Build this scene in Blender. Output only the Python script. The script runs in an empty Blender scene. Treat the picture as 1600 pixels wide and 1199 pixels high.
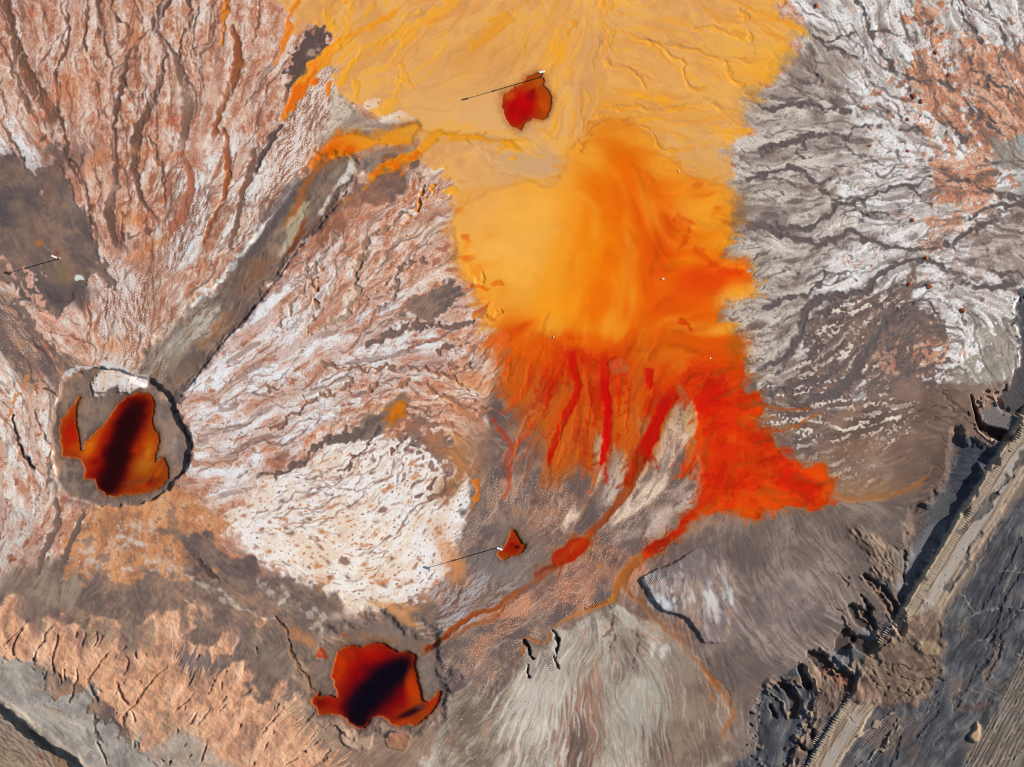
import bpy, bmesh, math
from mathutils import Vector, Matrix
scene = bpy.context.scene
COL = scene.collection
# ------------------------------------------------------------------ camera, sky, sun, exposure
CAM_H = 200.0
cam = bpy.data.cameras.new('camera'); cam_ob = bpy.data.objects.new('camera', cam); COL.objects.link(cam_ob)
cam_ob.location = (0, 0, CAM_H); cam_ob.rotation_euler = (0, 0, 0)
cam.sensor_fit = 'HORIZONTAL'; cam.sensor_width = 36; cam.lens = 36*CAM_H/80.0
cam.clip_start = 1; cam.clip_end = 20000
scene.camera = cam_ob
SUN_EL, SUN_DX, SUN_DY = math.radians(27), .96, .28
sun_az = math.atan2(SUN_DY, SUN_DX)
world = bpy.data.worlds.new('World'); scene.world = world; world.use_nodes = True
nt = world.node_tree; nt.nodes.clear()
sky = nt.nodes.new('ShaderNodeTexSky'); sky.sky_type = 'NISHITA'; sky.sun_disc = False
sky.sun_elevation = SUN_EL; sky.sun_rotation = math.pi/2-sun_az
bg = nt.nodes.new('ShaderNodeBackground'); bg.inputs[1].default_value = .075
wo = nt.nodes.new('ShaderNodeOutputWorld')
nt.links.new(sky.outputs[0], bg.inputs[0]); nt.links.new(bg.outputs[0], wo.inputs[0])
sun = bpy.data.lights.new('sun', 'SUN'); sun.energy = 5.0; sun.angle = math.radians(.5); sun.color = (1, .93, .84)
sun_ob = bpy.data.objects.new('sun', sun); COL.objects.link(sun_ob)
sun_dir = Vector((math.cos(SUN_EL)*math.cos(sun_az), math.cos(SUN_EL)*math.sin(sun_az), math.sin(SUN_EL)))
sun_ob.rotation_euler = sun_dir.to_track_quat('Z', 'Y').to_euler(); sun_ob.location = sun_dir*300
scene.view_settings.view_transform = 'Standard'; scene.view_settings.look = 'None'
scene.view_settings.gamma = 1.0; scene.view_settings.use_curve_mapping = False
scene.view_settings.exposure = 0.25
scene.cycles.filter_width = 1.0
ALBEDO_GAIN = 1.0                          # field colours 0..255 -> base colour
RELIEF = .40
# ------------------------------------------------------------------ field engine
# The ground is one height field, laid out on a metric plan (unit 'u' = 5 cm).
import numpy as np
F32 = np.float32
U = 0.05                                   # metres per plan unit
STEP = 1.28
PX0, PY0, NX, NY = -48.0, -48.0, 1325, 1012
gx = (PX0 + STEP*np.arange(NX)).astype(F32)
gy = (PY0 + STEP*np.arange(NY)).astype(F32)
X, Y = np.meshgrid(gx, gy)
rng = np.random.default_rng(11)

def sstep(a, b, v):
    t = np.clip((v-a)/(b-a), 0, 1)
    return t*t*(3-2*t)

_f_y = np.fft.fftfreq(NY, d=STEP)[:, None].astype(F32)
_f_x = np.fft.rfftfreq(NX, d=STEP)[None, :].astype(F32)
_FR = np.sqrt(_f_y**2+_f_x**2)
def gnoise(wl, bw=1.6, beta=0.0, seed=0):
    """band-limited gaussian noise round wavelength wl (units), unit variance"""
    r = np.random.default_rng(1000+seed)
    w = r.standard_normal((NY, NX)).astype(F32)
    S = np.fft.rfft2(w)
    f = np.maximum(_FR, 1e-6)
    flt = np.exp(-0.5*(np.log(f*wl)/np.log(bw))**2)
    n = np.fft.irfft2(S*flt, s=(NY, NX)).astype(F32)
    return n/n.std()
def fnoise(wl, beta=1.6, cut=2.5, seed=0):
    """fractal noise: spectrum falls as 1/f^beta below wavelength wl"""
    r = np.random.default_rng(5000+seed)
    w = r.standard_normal((NY, NX)).astype(F32)
    S = np.fft.rfft2(w)
    f = np.maximum(_FR, 1e-6)
    flt = 1.0/(1.0+(f*wl)**beta)*np.exp(-(f*cut)**2)
    flt *= (1-np.exp(-(f*wl*2.5)**2))
    n = np.fft.irfft2(S*flt, s=(NY, NX)).astype(F32)
    return n/n.std()
def uni(n):                                # gaussian -> uniform 0..1
    n = n/n.std()
    return (1/(1+np.exp(-1.702*n))).astype(F32)

def sample(A, x, y):                       # bilinear look-up on the fine grid
    u = np.clip((x-PX0)/STEP, 0, NX-1.001); v = np.clip((y-PY0)/STEP, 0, NY-1.001)
    i = u.astype(np.int32); j = v.astype(np.int32); u = u-i; v = v-j
    if A.ndim == 3: u = u[..., None]; v = v[..., None]
    return (A[j, i]*(1-u)+A[j, i+1]*u)*(1-v)+(A[j+1, i]*(1-u)+A[j+1, i+1]*u)*v

# ---- drainage direction: (x, y, dx, dy) -----------------------------------
FLOW = [
(20,50,.35,1),(90,60,.05,1),(150,100,0,1),(240,40,-.2,1),(270,100,.3,1),(300,200,-.05,1),(350,60,-.1,1),(380,200,-.25,1),(340,330,-.5,1),
(220,250,-.15,1),(190,350,.05,1),(100,250,.35,1),(30,200,.4,1),(60,330,.5,1),(130,420,.5,1),(40,420,.7,1),(60,520,1,1),(190,480,0,1),(20,600,.7,1),
(60,700,.2,1),(40,800,-.2,1),(110,830,-.35,1),(450,330,-.7,1),(380,440,-.8,1),(300,540,-.8,1),(480,150,-.7,1),(450,50,-.4,1),(430,250,-.6,1),
(520,40,-.4,1),(600,80,-1,.6),(700,50,-1,.65),(760,60,-1,.75),(830,60,-.6,1),(920,80,-.1,1),(900,160,-.15,1),(1000,80,1,.3),(1050,40,1,.2),
(1100,150,1,.3),(1150,60,1,.5),(1050,120,1,.4),(970,180,1,.1),(800,250,1,.3),(700,180,-1,.35),(600,220,-1,.2),(760,230,1,.2),(1100,300,1,.05),
(1100,250,1,.15),(1120,430,1,-.1),(1000,330,.4,1),(930,450,-.05,1),(860,500,-.4,1),(790,500,-1,.5),(750,440,-1,.3),(720,370,-1,.25),(770,560,-.5,1),
(870,650,-.25,1),(950,650,0,1),(1050,640,-.4,1),(1100,720,-.2,1),(1180,640,1,.05),(1200,690,1,.15),(1240,750,1,.15),(1140,560,1,.1),(1060,780,-1,.6),
(900,740,-.3,1),(980,780,-.6,1),(600,330,-.8,1),(640,300,-.8,1),(560,400,-.7,1),(500,480,-.7,1),(430,560,-1,.75),(650,400,-.9,.7),(680,470,-1,.45),
(600,500,-1,.5),(700,540,-1,.3),(600,600,-1,.25),(520,620,-1,.4),(680,620,1,.35),(740,680,.9,.5),(420,640,-1,.5),(340,640,-1,.35),(560,680,-1,.6),
(470,730,-1,.5),(390,780,-1,.5),(330,720,-1,.2),(620,760,-1,.75),(560,820,-1,.6),(460,830,1,.2),(520,890,1,.55),(640,860,-1,.75),(690,800,-.8,1),
(1240,180,1,0),(1250,100,1,.5),(1300,40,.6,1),(1250,250,1,-.1),(1350,100,.5,1),(1420,60,.5,1),(1400,160,.8,.5),(1500,60,.5,1),(1560,60,.5,1),
(1550,180,.7,.8),(1480,160,.6,.9),(1400,250,1,0),(1330,230,1,.15),(1300,300,1,-.2),(1300,360,1,-.2),(1450,330,1,-.25),(1550,330,1,-.3),(1580,430,.9,.4),
(1300,460,1,-.35),(1240,540,1,-.6),(1330,540,.6,-1),(1400,500,1,-.8),(1450,560,1,-.3),(1300,620,1,-.35),(1250,690,1,-.25),(1380,700,1,-.3),
(1350,740,1,-.3),(1480,460,1,.4),(1540,550,.3,1),(1480,640,1,.3),(1430,720,1,-.2),
(1160,860,.1,1),(1230,850,.3,1),(1300,850,.6,1),(1240,940,.6,.9),(1340,900,.9,1),(1150,980,.5,1),(1190,1060,.8,.8),(1300,980,.9,.6),(1370,850,.7,1),
(1410,1040,.6,.8),(1560,900,-.55,1),(1520,1000,-.55,1),(1580,1100,-.5,1),(1450,1150,-.6,1),(1480,870,-.63,1),(1300,1160,-.63,1),(1250,1120,-.6,1),
(1070,900,.25,1),(1110,960,.1,1),(800,780,-.45,1),(740,820,-.5,1),(700,880,-.6,1),(850,860,-1,.75),(880,920,-1,.6),(760,960,-1,.55),(740,1010,-1,.6),
(820,960,-1,.5),(900,1000,-.25,1),(850,1080,-.3,1),(780,1140,-.6,1),(720,1150,-.7,1),(900,1120,-.05,1),(950,1080,0,1),(1000,1150,.05,1),(1060,1080,.2,1),(1100,1120,.3,1),
(940,960,.0,1),(1020,990,.8,1),(1120,1050,.7,1),(160,960,-.6,.6),(100,900,-.6,.9),(200,900,.2,1),(250,960,.1,1),(300,940,.7,.6),(350,860,.8,.7),(430,930,.9,.8),
(480,1000,.6,1),(400,970,.8,.7),(340,1000,-.5,1),(120,1020,-.35,1),(220,1040,-.4,1),(300,1090,-.7,1),(420,1090,-.8,1),(460,1040,-.9,.8),(350,1160,-.5,1),(40,1080,.8,.7),
(100,1130,.8,.7),(50,1170,.85,.7),(200,1160,.6,1),(560,970,1,.2),(640,980,-.8,.5),(590,1160,-.6,.6),(520,1150,-.8,.6),(200,700,-.4,1),(280,700,.3,1),(1000,900,-.3,1)]
_fl = np.array(FLOW, F32); _fl[:, 2:] /= np.hypot(_fl[:, 2], _fl[:, 3])[:, None]
_st = 10
cx = np.arange(PX0, PX0+STEP*NX+_st, _st).astype(F32); cy = np.arange(PY0, PY0+STEP*NY+_st, _st).astype(F32)
CX, CY = np.meshgrid(cx, cy)
a2 = np.zeros(CX.shape, F32); b2 = np.zeros(CX.shape, F32)
for (fx, fy, dx, dy) in _fl:
    d2 = (CX-fx)**2+(CY-fy)**2
    w = 1/(d2+500.0)**1.6
    a2 += w*(dx*dx-dy*dy); b2 += w*(2*dx*dy)
def upc(A):
    u = np.clip((X-cx[0])/_st, 0, A.shape[1]-1.001); v = np.clip((Y-cy[0])/_st, 0, A.shape[0]-1.001)
    i = u.astype(np.int32); j = v.astype(np.int32); u -= i; v -= j
    return (A[j, i]*(1-u)+A[j, i+1]*u)*(1-v)+(A[j+1, i]*(1-u)+A[j+1, i+1]*u)*v
ang = 0.5*np.arctan2(upc(b2), upc(a2))
ang += 0.22*fnoise(120, 1.8, 8, seed=1)       # meander
DX = np.cos(ang).astype(F32); DY = np.sin(ang).astype(F32)

def lic(noise, n, step, sub=1):
    """streaks: noise averaged along the drainage direction"""
    N = noise[::sub, ::sub]; dx = DX[::sub, ::sub]; dy = DY[::sub, ::sub]
    h, w = N.shape
    jj, ii = np.mgrid[0:h, 0:w].astype(F32)
    acc = N.copy(); tot = 1.0
    for sgn in (1, -1):
        px, py = ii.copy(), jj.copy(); pdx, pdy = dx*sgn, dy*sgn
        for k in range(1, n+1):
            px += pdx*step; py += pdy*step
            i = np.clip(px+.5, 0, w-1).astype(np.int32); j = np.clip(py+.5, 0, h-1).astype(np.int32)
            ndx = dx[j, i]; ndy = dy[j, i]
            s = np.where(ndx*pdx+ndy*pdy < 0, F32(-1), F32(1))
            pdx = ndx*s; pdy = ndy*s
            wt = 1-k/(n+1.0)
            acc += wt*N[j, i]; tot += wt
    acc = acc/tot
    if sub > 1:
        u = np.clip((np.arange(NX)/sub), 0, w-1.001).astype(F32); v = np.clip(np.arange(NY)/sub, 0, h-1.001).astype(F32)
        i = u.astype(int); j = v.astype(int); u = (u-i)[None, :]; v = (v-j)[:, None]
        acc = (acc[j][:, i]*(1-u)+acc[j][:, i+1]*u)*(1-v)+(acc[j+1][:, i]*(1-u)+acc[j+1][:, i+1]*u)*v
    acc = acc-acc.mean()
    return (acc/acc.std()).astype(F32)

L1 = lic(fnoise(8., 1.6, 1.8, seed=2), 5, 1.0)             # fine streaks
L2 = lic(fnoise(26., 1.6, 2.6, seed=3), 5, 1.0, 2)         # plates
L3 = lic(fnoise(75., 1.7, 5.0, seed=4), 9, 1.0, 3)         # broad bands
L4 = lic(fnoise(20., 1.6, 2.6, seed=5), 4, 1.0, 2)
LF = lic(fnoise(9., 1.3, 1.5, seed=6), 16, 1.0)            # long hair-fine streaks
C7 = lic(gnoise(8., 1.45, seed=41), 5, 1.0); C14 = lic(gnoise(17., 1.45, seed=42), 6, 1.0, 2); C9 = lic(gnoise(11., 1.5, seed=43), 4, 1.0)
L5 = lic(gnoise(46., 1.5, seed=44), 14, 1.0, 4); L6 = lic(gnoise(30., 1.5, seed=45), 16, 1.0, 3)   # long washes
N1 = gnoise(4., 1.5, seed=7); N2 = gnoise(9., 1.6, seed=8); N3 = gnoise(22., 1.6, seed=9); N4 = gnoise(60., 1.6, seed=10)
G0 = gnoise(3.2, 1.3, seed=12)
FR = fnoise(90, 1.5, 2.0, seed=13); FR2 = fnoise(40, 1.3, 2.0, seed=14); FR3 = fnoise(200, 1.7, 3.0, seed=15)
WX = fnoise(34, 2.2, 4.5, seed=16); WY = fnoise(34, 2.2, 4.5, seed=17)
WX2 = fnoise(150, 2.2, 9.0, seed=18); WY2 = fnoise(150, 2.2, 9.0, seed=19)

EN = fnoise(60, 2.1, 3.6, seed=21)         # edge noise
def worley(cell, seed, stretch=1.0, warp=0.0):
    """distance to nearest / second nearest cell point, cells stretched along the drainage"""
    x = X+warp*WX; y = Y+warp*WY
    x = x/cell; y = y/cell
    r = np.random.default_rng(seed); T = r.random((256, 256, 2)).astype(F32)
    xi = np.floor(x).astype(np.int32); yi = np.floor(y).astype(np.int32)
    f1 = np.full(X.shape, 9., F32); f2 = np.full(X.shape, 9., F32); cid = np.zeros(X.shape, F32)
    for dj in (-1, 0, 1):
        for di in (-1, 0, 1):
            t = T[(yi+dj) & 255, (xi+di) & 255]
            ex = xi+di+t[..., 0]-x; ey = yi+dj+t[..., 1]-y
            al = ex*DX+ey*DY; ac = ex*DY-ey*DX
            d = np.sqrt((al/stretch)**2+ac**2)
            m = d < f1
            f2 = np.where(m, f1, np.minimum(f2, d)); f1 = np.where(m, d, f1)
            cid = np.where(m, t[..., 0]*.61+t[..., 1]*.39, cid)
    return f1, f2-f1, cid
W1, E1, I1 = worley(9.0, 31, 1.7, 2.5)        # small crust plates
W2, E2, I2 = worley(20., 32, 1.8, 6.0)        # larger plates

def blur(A, r):
    return np.fft.irfft2(np.fft.rfft2(A)*np.exp(-2*(np.pi*r*_FR)**2), s=(NY, NX)).astype(F32)
def rgb(*c): return np.array(c, F32)
def mix(A, B, m):
    A = np.asarray(A, F32); B = np.asarray(B, F32)
    return A+(B-A)*m[..., None]
def ramp(t, stops):
    t = np.clip(t, 0, 1); xs = [s[0] for s in stops]
    out = np.empty(t.shape+(3,), F32)
    for k in range(3): out[..., k] = np.interp(t, xs, [s[1][k] for s in stops])
    return out
# ------------------------------------------------------------------ mineral surfaces (colour 0..255, relief in metres)
TEX, REL = {}, {}
g = (0.6*G0+0.4*N1)                                    # grain
uL1, uL2, uL3, uL4, uLF = uni(L1), uni(L2), uni(L3), uni(L4), uni(LF)
def grain(C, amp): return C*(1+amp*g)[..., None]
def lines(n, w): return np.exp(-(n/w)**2)              # thin lines along the zero set of a noise
def above(n, thr, w=.22): return sstep(thr-w, thr+w, n)
ck7 = lines(C7+.25*N2, .17); ck14 = lines(C14+.3*N2, .13); ck9 = lines(C9+.2*N2+.15, .16)
mA, mB, mC = above(N3+.5*FR, .1, .7), above(FR2, .2, .7), above(N4*.7+N3*.5, 0., .8)
gap1 = 1-sstep(.03, .11, E1); gap2 = 1-sstep(.02, .08, E2)
pit = above(N2*.8+.5*N1, 1.35, .25); pit2 = above(L4*.7-N2*.6, 1.25, .2)
P1_ = .5*L3+.6*FR+.35*L2+.2*N2; P1_ = P1_/P1_.std()
P2_ = .6*L2+.35*FR2+.45*L3+.30*L6+.10*N1; P2_ = P2_/P2_.std()

# pink salt crust with rust patches and brown cracks
C = np.empty(X.shape+(3,), F32); C[:] = rgb(214, 183, 163)
C = mix(C, rgb(224, 208, 196), above(P2_, .35, .5)*.85)
C = mix(C, rgb(216, 212, 214), above(P2_+.3*L1, 1.2, .3)*.7)
C = mix(C, rgb(204, 152, 126), above(-P2_, .2, .5)*.85)
C = mix(C, rgb(190, 122, 90), above(P1_, .5, .5)*.75)
C = mix(C, rgb(170, 98, 64), above(P1_+.4*L1, 1.35, .35)*.8)
C = mix(C, rgb(152, 92, 70), above(-P2_+.3*N1, 1.25, .25)*.8)
crk = np.clip(ck7*.30*mA+ck14*.55*mC+gap1*.10+.5*pit2*mB, 0, .8)
C = mix(C, rgb(122, 80, 66), crk)
C = mix(C, rgb(230, 218, 208), above(L1+.3*N1, 1.5, .3)*.5)
C = mix(C, rgb(168, 118, 96), above(L5+.3*L2, .8, .5)*.5); C = mix(C, rgb(224, 208, 196), above(-L5+.3*L2, .8, .5)*.45); C = mix(C, rgb(132, 96, 82), above(L6+.25*L2, 1.6, .3)*.55)
TEX['pink'] = grain(C, .045)
REL['pink'] = .020*above(P2_, 0, .6)-.030*ck14*mC-.018*ck7*mA-.010*gap1+.007*L1+.004*N1

# mauve mud
t = uni(.9*FR+.35*L3+.15*LF)
C = ramp(t, [(0, (94, 79, 76)), (.4, (110, 92, 85)), (.75, (124, 102, 91)), (1, (140, 112, 95))])
C = mix(C, rgb(160, 134, 118), above(LF+.3*N1, 1.7, .4)*.35)
TEX['mud'] = grain(C, .03)
REL['mud'] = .004*LF+.003*N1+.012*FR

# mud with pale pebbly salt ripples
C = TEX['mud']*1.06
pm = above(N1*.55+L3*.75+L1*.45+G0*.25, 1.0, .4)
C = mix(C, rgb(192, 170, 154), pm*.65)
C = mix(C, rgb(178, 124, 92), above(L3+.7*FR2, 1.3, .6)*.45)
TEX['pebbly'] = grain(C, .05); REL['pebbly'] = .020*pm+.006*N1+.008*L1

# white salt crust with rust and brown flecks
C = np.empty(X.shape+(3,), F32); C[:] = rgb(233, 226, 219)
C = mix(C, rgb(224, 205, 186), above(P1_, .4, .8)*.8); C = mix(C, rgb(234, 230, 228), above(-P1_, .4, .6)*.8)
fl = above(C9*.8+N2*.6+.3*FR, 1.95, .22); fl2 = above(-C7*.7+N2*.6-.3*FR, 2.05, .2)
crk = np.clip(ck14*.26*mA+ck7*.16*mC+gap2*.10, 0, .6)
C = mix(C, rgb(150, 112, 94), crk); C = mix(C, rgb(188, 116, 74), fl*.8); C = mix(C, rgb(116, 80, 70), fl2*.8)
TEX['salt'] = grain(C, .025)
REL['salt'] = -.018*fl-.022*fl2-.020*ck14*mA-.012*ck7*mC-.008*gap2+.006*L1+.010*uL2

# lilac-white streaked crust (middle)
C = np.empty(X.shape+(3,), F32); C[:] = rgb(221, 210, 204)
C = mix(C, rgb(226, 227, 229), above(P2_, .3, .5)*.9)
C = mix(C, rgb(212, 178, 162), above(-P2_, .35, .45)*.85)
C = mix(C, rgb(192, 130, 102), above(-P2_+.35*P1_, 1.15, .3)*.85)
C = mix(C, rgb(178, 102, 66), above(L4*.8+FR*.5, 1.6, .25)*.75)
crk = np.clip(ck7*.40*mC+ck14*.62*mA+ck9*.25*mB+gap1*.10, 0, .85)
C = mix(C, rgb(116, 88, 80), crk); C = mix(C, rgb(128, 88, 76), pit2*.6)
C = mix(C, rgb(186, 142, 122), above(L5+.3*L2, .7, .5)*.5); C = mix(C, rgb(228, 228, 228), above(-L5+.3*L2, .6, .5)*.5); C = mix(C, rgb(140, 110, 98), above(L6+.25*L2, 1.4, .3)*.6)
TEX['lilac'] = grain(C, .035)
REL['lilac'] = .020*above(P2_, 0, .6)-.032*ck14*mA-.016*ck7*mC-.02*pit2+.008*L1-.008*gap1

# mineral pebbles, pale blue-white mixed with brown: streaky
t = uni(.7*L1+.5*N1+.5*L3)
C = ramp(t, [(0, (116, 92, 82)), (.25, (160, 124, 106)), (.5, (192, 164, 150)), (.8, (206, 199, 197)), (1, (214, 220, 224))])
TEX['frost'] = grain(C, .05); REL['frost'] = .024*t+.005*N1

# ochre flat
t = uni(.7*L3+.7*FR+.25*L2)
C = ramp(t, [(0, (206, 146, 86)), (.25, (216, 154, 86)), (.6, (222, 162, 92)), (.85, (226, 168, 92)), (1, (231, 168, 72))])
C = mix(C, rgb(236, 162, 40), above(L2*.5+L3*.7+.2*N2, 1.5, .6)*.45)
C = mix(C, rgb(180, 122, 76), lines(C14+.3*L3+.9, .07)*.35*mC)
TEX['ochre'] = grain(C, .022); REL['ochre'] = .010*uL3+.008*uL2-.008*lines(C14+.3*L3+.9, .1)*mC+.0025*N1

# grey-white crust of the east
C = np.empty(X.shape+(3,), F32); C[:] = rgb(214, 209, 203)
C = mix(C, rgb(228, 228, 227), above(P2_, .2, .5)*.85)
C = mix(C, rgb(180, 170, 162), above(-P2_, .45, .4)*.85)
C = mix(C, rgb(138, 126, 119), above(-P2_+.25*N1, 1.35, .25)*.8)
C = mix(C, rgb(208, 152, 128), above(FR2+.4*L3, 1.6, .4)*.6)
crk = np.clip(ck14*.8*mA+ck7*.45*mC+gap2*.30*mB+.5*pit2, 0, .88)
C = mix(C, rgb(98, 86, 84), crk)
C = mix(C, rgb(180, 170, 162), above(L5+.3*L2, 1.0, .5)*.45); C = mix(C, rgb(230, 229, 227), above(-L5+.3*L2, .5, .5)*.5); C = mix(C, rgb(124, 112, 107), above(L6+.3*L2, 1.6, .25)*.5)
TEX['grey'] = grain(C, .035)
REL['grey'] = .030*above(P2_, -.1, .6)-.038*ck14*mA-.022*ck7*mC-.02*gap2*mB-.02*pit2+.008*L1

# beige-grey crust nearer the water
C = np.empty(X.shape+(3,), F32); C[:] = rgb(170, 157, 145)
C = mix(C, rgb(192, 182, 171), above(P2_, .2, .5)*.85)
C = mix(C, rgb(138, 124, 115), above(-P2_, .45, .4)*.85)
C = mix(C, rgb(106, 92, 87), above(-P2_+.25*N1, 1.3, .25)*.85)
crk = np.clip(ck14*.7*mA+ck7*.40*mC+gap1*.2*mB+.4*pit2, 0, .85)
C = mix(C, rgb(92, 80, 77), crk)
C = mix(C, rgb(136, 122, 114), above(L5+.3*L2, .8, .5)*.5); C = mix(C, rgb(198, 188, 176), above(-L5+.3*L2, .6, .5)*.5); C = mix(C, rgb(112, 99, 94), above(L6+.3*L2, 1.5, .25)*.5)
TEX['beige'] = grain(C*1.06, .035); REL['beige'] = .8*.028*above(P2_, -.1, .6)-.036*ck14*mA-.02*ck7*mC-.012*gap1*mB-.015*pit2+.008*L1

# tan-orange crust, broken
C = np.empty(X.shape+(3,), F32); C[:] = rgb(206, 146, 115)
C = mix(C, rgb(216, 172, 146), above(P2_, .4, .5)*.85)
C = mix(C, rgb(190, 124, 92), above(-P2_, .3, .5)*.85)
C = mix(C, rgb(130, 102, 90), above(-P2_+.25*N1, 1.25, .25)*.85)
crk = np.clip(ck14*.8*mC+ck7*.45*mA+gap2*.40, 0, .88)
C = mix(C, rgb(92, 84, 84), crk)
TEX['tan'] = grain(C, .035); REL['tan'] = .040*above(P2_, 0, .6)-.05*ck14*mC-.025*ck7*mA-.03*gap2+.008*L1

# dark mud with pale islands
isl = above(C14*.7+N2*.45+.35*FR2, .55, .16)
C = mix(TEX['mud']*.98, TEX['beige']*1.08, isl)
TEX['islands'] = C; REL['islands'] = .045*isl+.008*L1+.004*N1

# orange clay bank
t = uni(FR+.5*L3+.3*N3)
t = uni(FR+.7*L5+.5*L6+.4*N4)
C = ramp(t, [(0, (160, 124, 104)), (.2, (190, 140, 110)), (.5, (208, 155, 120)), (.8, (214, 165, 130)), (1, (220, 178, 146))])
C = mix(C, rgb(156, 112, 86), lines(C14+.2*N2+.3, .10)*.30*mC)
TEX['clay'] = grain(C, .028); REL['clay'] = .050*FR+.05*L6*.6+.020*uL2+.012*L3-.018*lines(C14+.2*N2+.3, .12)*mC+.004*N1

# pale grey silt
t = uni(FR+.4*L3)
C = ramp(t, [(0, (134, 127, 119)), (.5, (155, 148, 139)), (1, (174, 165, 153))])
TEX['silt'] = grain(C, .03); REL['silt'] = .012*FR+.006*L3+.004*N1

# olive-grey fan with streaks
t = uni(.7*L3+.45*LF+.5*L2+.5*FR)
C = ramp(t, [(0, (126, 110, 98)), (.25, (144, 130, 117)), (.55, (158, 146, 132)), (.85, (172, 163, 149)), (1, (194, 187, 173))])
C = mix(C, rgb(170, 120, 94), above(L2*.7+FR2*.5+.3*P1_, 1.4, .4)*.5)
C = mix(C, rgb(208, 197, 182), above(L1*.8+N1*.6, 1.75, .3)*.65)
TEX['fan'] = grain(C, .04); REL['fan'] = .008*LF+.010*uL2+.006*L3+.004*N1

# brown feathered fan
t = uni(.45*LF+.5*L3+.9*FR3+.4*FR)
C = ramp(t, [(0, (98, 85, 80)), (.4, (111, 96, 89)), (.75, (122, 107, 99)), (1, (137, 123, 113))])
TEX['brown'] = grain(C, .025); REL['brown'] = .005*LF+.004*L3+.002*N1

# slate-coloured coarse spoil
t = uni(.7*L3+.5*L2+.5*LF+.5*FR)
C = ramp(t, [(0, (54, 55, 60)), (.3, (68, 70, 76)), (.65, (80, 82, 88)), (.9, (96, 96, 98)), (1, (118, 113, 108))])
C = mix(C, rgb(100, 80, 70), above(FR2*.6+FR3+.3*L3, 1.4, .5)*.5)
TEX['slate'] = grain(C, .05); REL['slate'] = .030*uL3+.022*uL2+.010*LF+.006*N1

# gullied scarp: long sharp ridges down the slope
rdg = 1-np.abs(C14+.3*N3)*.8; rdg2 = 1-np.abs(C9)*.8
t = uni(.6*L3+.4*LF+.5*FR+.4*L2)
C = ramp(t, [(0, (92, 76, 68)), (.4, (116, 98, 86)), (.75, (136, 116, 100)), (1, (158, 134, 112))])
TEX['broken'] = grain(C, .04); REL['broken'] = .13*rdg+.04*rdg2+.10*N4+.05*N3+.006*N1

# graded road
t = uni(.8*LF+.5*L3+.3*FR)
C = ramp(t, [(0, (128, 112, 98)), (.35, (150, 135, 120)), (.7, (166, 151, 134)), (1, (184, 170, 152))])
TEX['road'] = grain(C, .03); REL['road'] = .004*LF+.006*uL3+.003*N1

# orange-brown stained flat
t = uni(FR+.6*L3+.4*L6)
C = ramp(t, [(0, (150, 106, 80)), (.3, (184, 124, 84)), (.7, (200, 140, 96)), (1, (208, 156, 116))])
C = mix(C, rgb(206, 196, 190), above(L2*.7+N2*.6, 1.5, .3)*.45)
C = mix(C, rgb(112, 90, 82), above(FR-.4*L3, 1.2, .4)*.6)
TEX['rust'] = grain(C, .035); REL['rust'] = .018*t+.008*L1+.004*N1
# ------------------------------------------------------------------ laying the surfaces out on the plan
C = TEX['pink'].copy(); RL = REL['pink'].copy()
B = np.zeros(X.shape, F32)                 # broad ground level
WET = np.zeros(X.shape, F32)               # how wet / glossy
REG = np.zeros(X.shape, np.uint8)          # piece of the setting that each spot belongs to
REGIONS = ['ground', 'salt_flat', 'mud_flat', 'ochre_flat', 'orange_water', 'grey_crust', 'clay_bank', 'road', 'spoil_slope', 'silt_fan', 'raised_slab', 'gully_bed']
NS = fnoise(16, 2.3, 3.0, seed=22)         # smooth small edge noise
NZ = {'f': EN, 'r': FR2, 'F': FR, 'l': L2, 'L': L3, 'h': LF, 'n': NS, 'w': WX}

def curve(pts, n=6, closed=False):
    p = np.array(pts, float)
    if closed: q = np.vstack([p[-1], p, p[0], p[1]])
    else: q = np.vstack([2*p[0]-p[1], p, 2*p[-1]-p[-2]])
    out = []
    for i in range(1, len(q)-2):
        a, b, c, d = q[i-1], q[i], q[i+1], q[i+2]
        for k in range(n):
            t = k/n
            out.append(.5*((2*b)+(-a+c)*t+(2*a-5*b+4*c-d)*t*t+(-a+3*b-3*c+d)*t**3))
    if not closed: out.append(q[-2])
    return np.array(out)
def win(p, pad):
    i0 = int(max(0, (p[:, 0].min()-pad-PX0)/STEP)); i1 = int(min(NX, (p[:, 0].max()+pad-PX0)/STEP+2))
    j0 = int(max(0, (p[:, 1].min()-pad-PY0)/STEP)); j1 = int(min(NY, (p[:, 1].max()+pad-PY0)/STEP+2))
    return (slice(j0, max(j1, j0+1)), slice(i0, max(i1, i0+1)))
def sd_poly(pts, x, y):
    """signed distance, positive inside"""
    d = np.full(x.shape, 1e9, F32); ins = np.zeros(x.shape, bool)
    n = len(pts)
    for i in range(n):
        ax, ay = pts[i]; bx, by = pts[(i+1) % n]
        ex, ey = bx-ax, by-ay
        wx, wy = x-ax, y-ay
        t = np.clip((wx*ex+wy*ey)/(ex*ex+ey*ey+1e-9), 0, 1)
        d = np.minimum(d, (wx-ex*t)**2+(wy-ey*t)**2)
        if ay != by:
            c = ((ay <= y) & (by > y)) | ((by <= y) & (ay > y))
            ins ^= c & (wx < (y-ay)*ex/(ey if ey else 1e-9))
    d = np.sqrt(d)
    return np.where(ins, d, -d).astype(F32)
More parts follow.
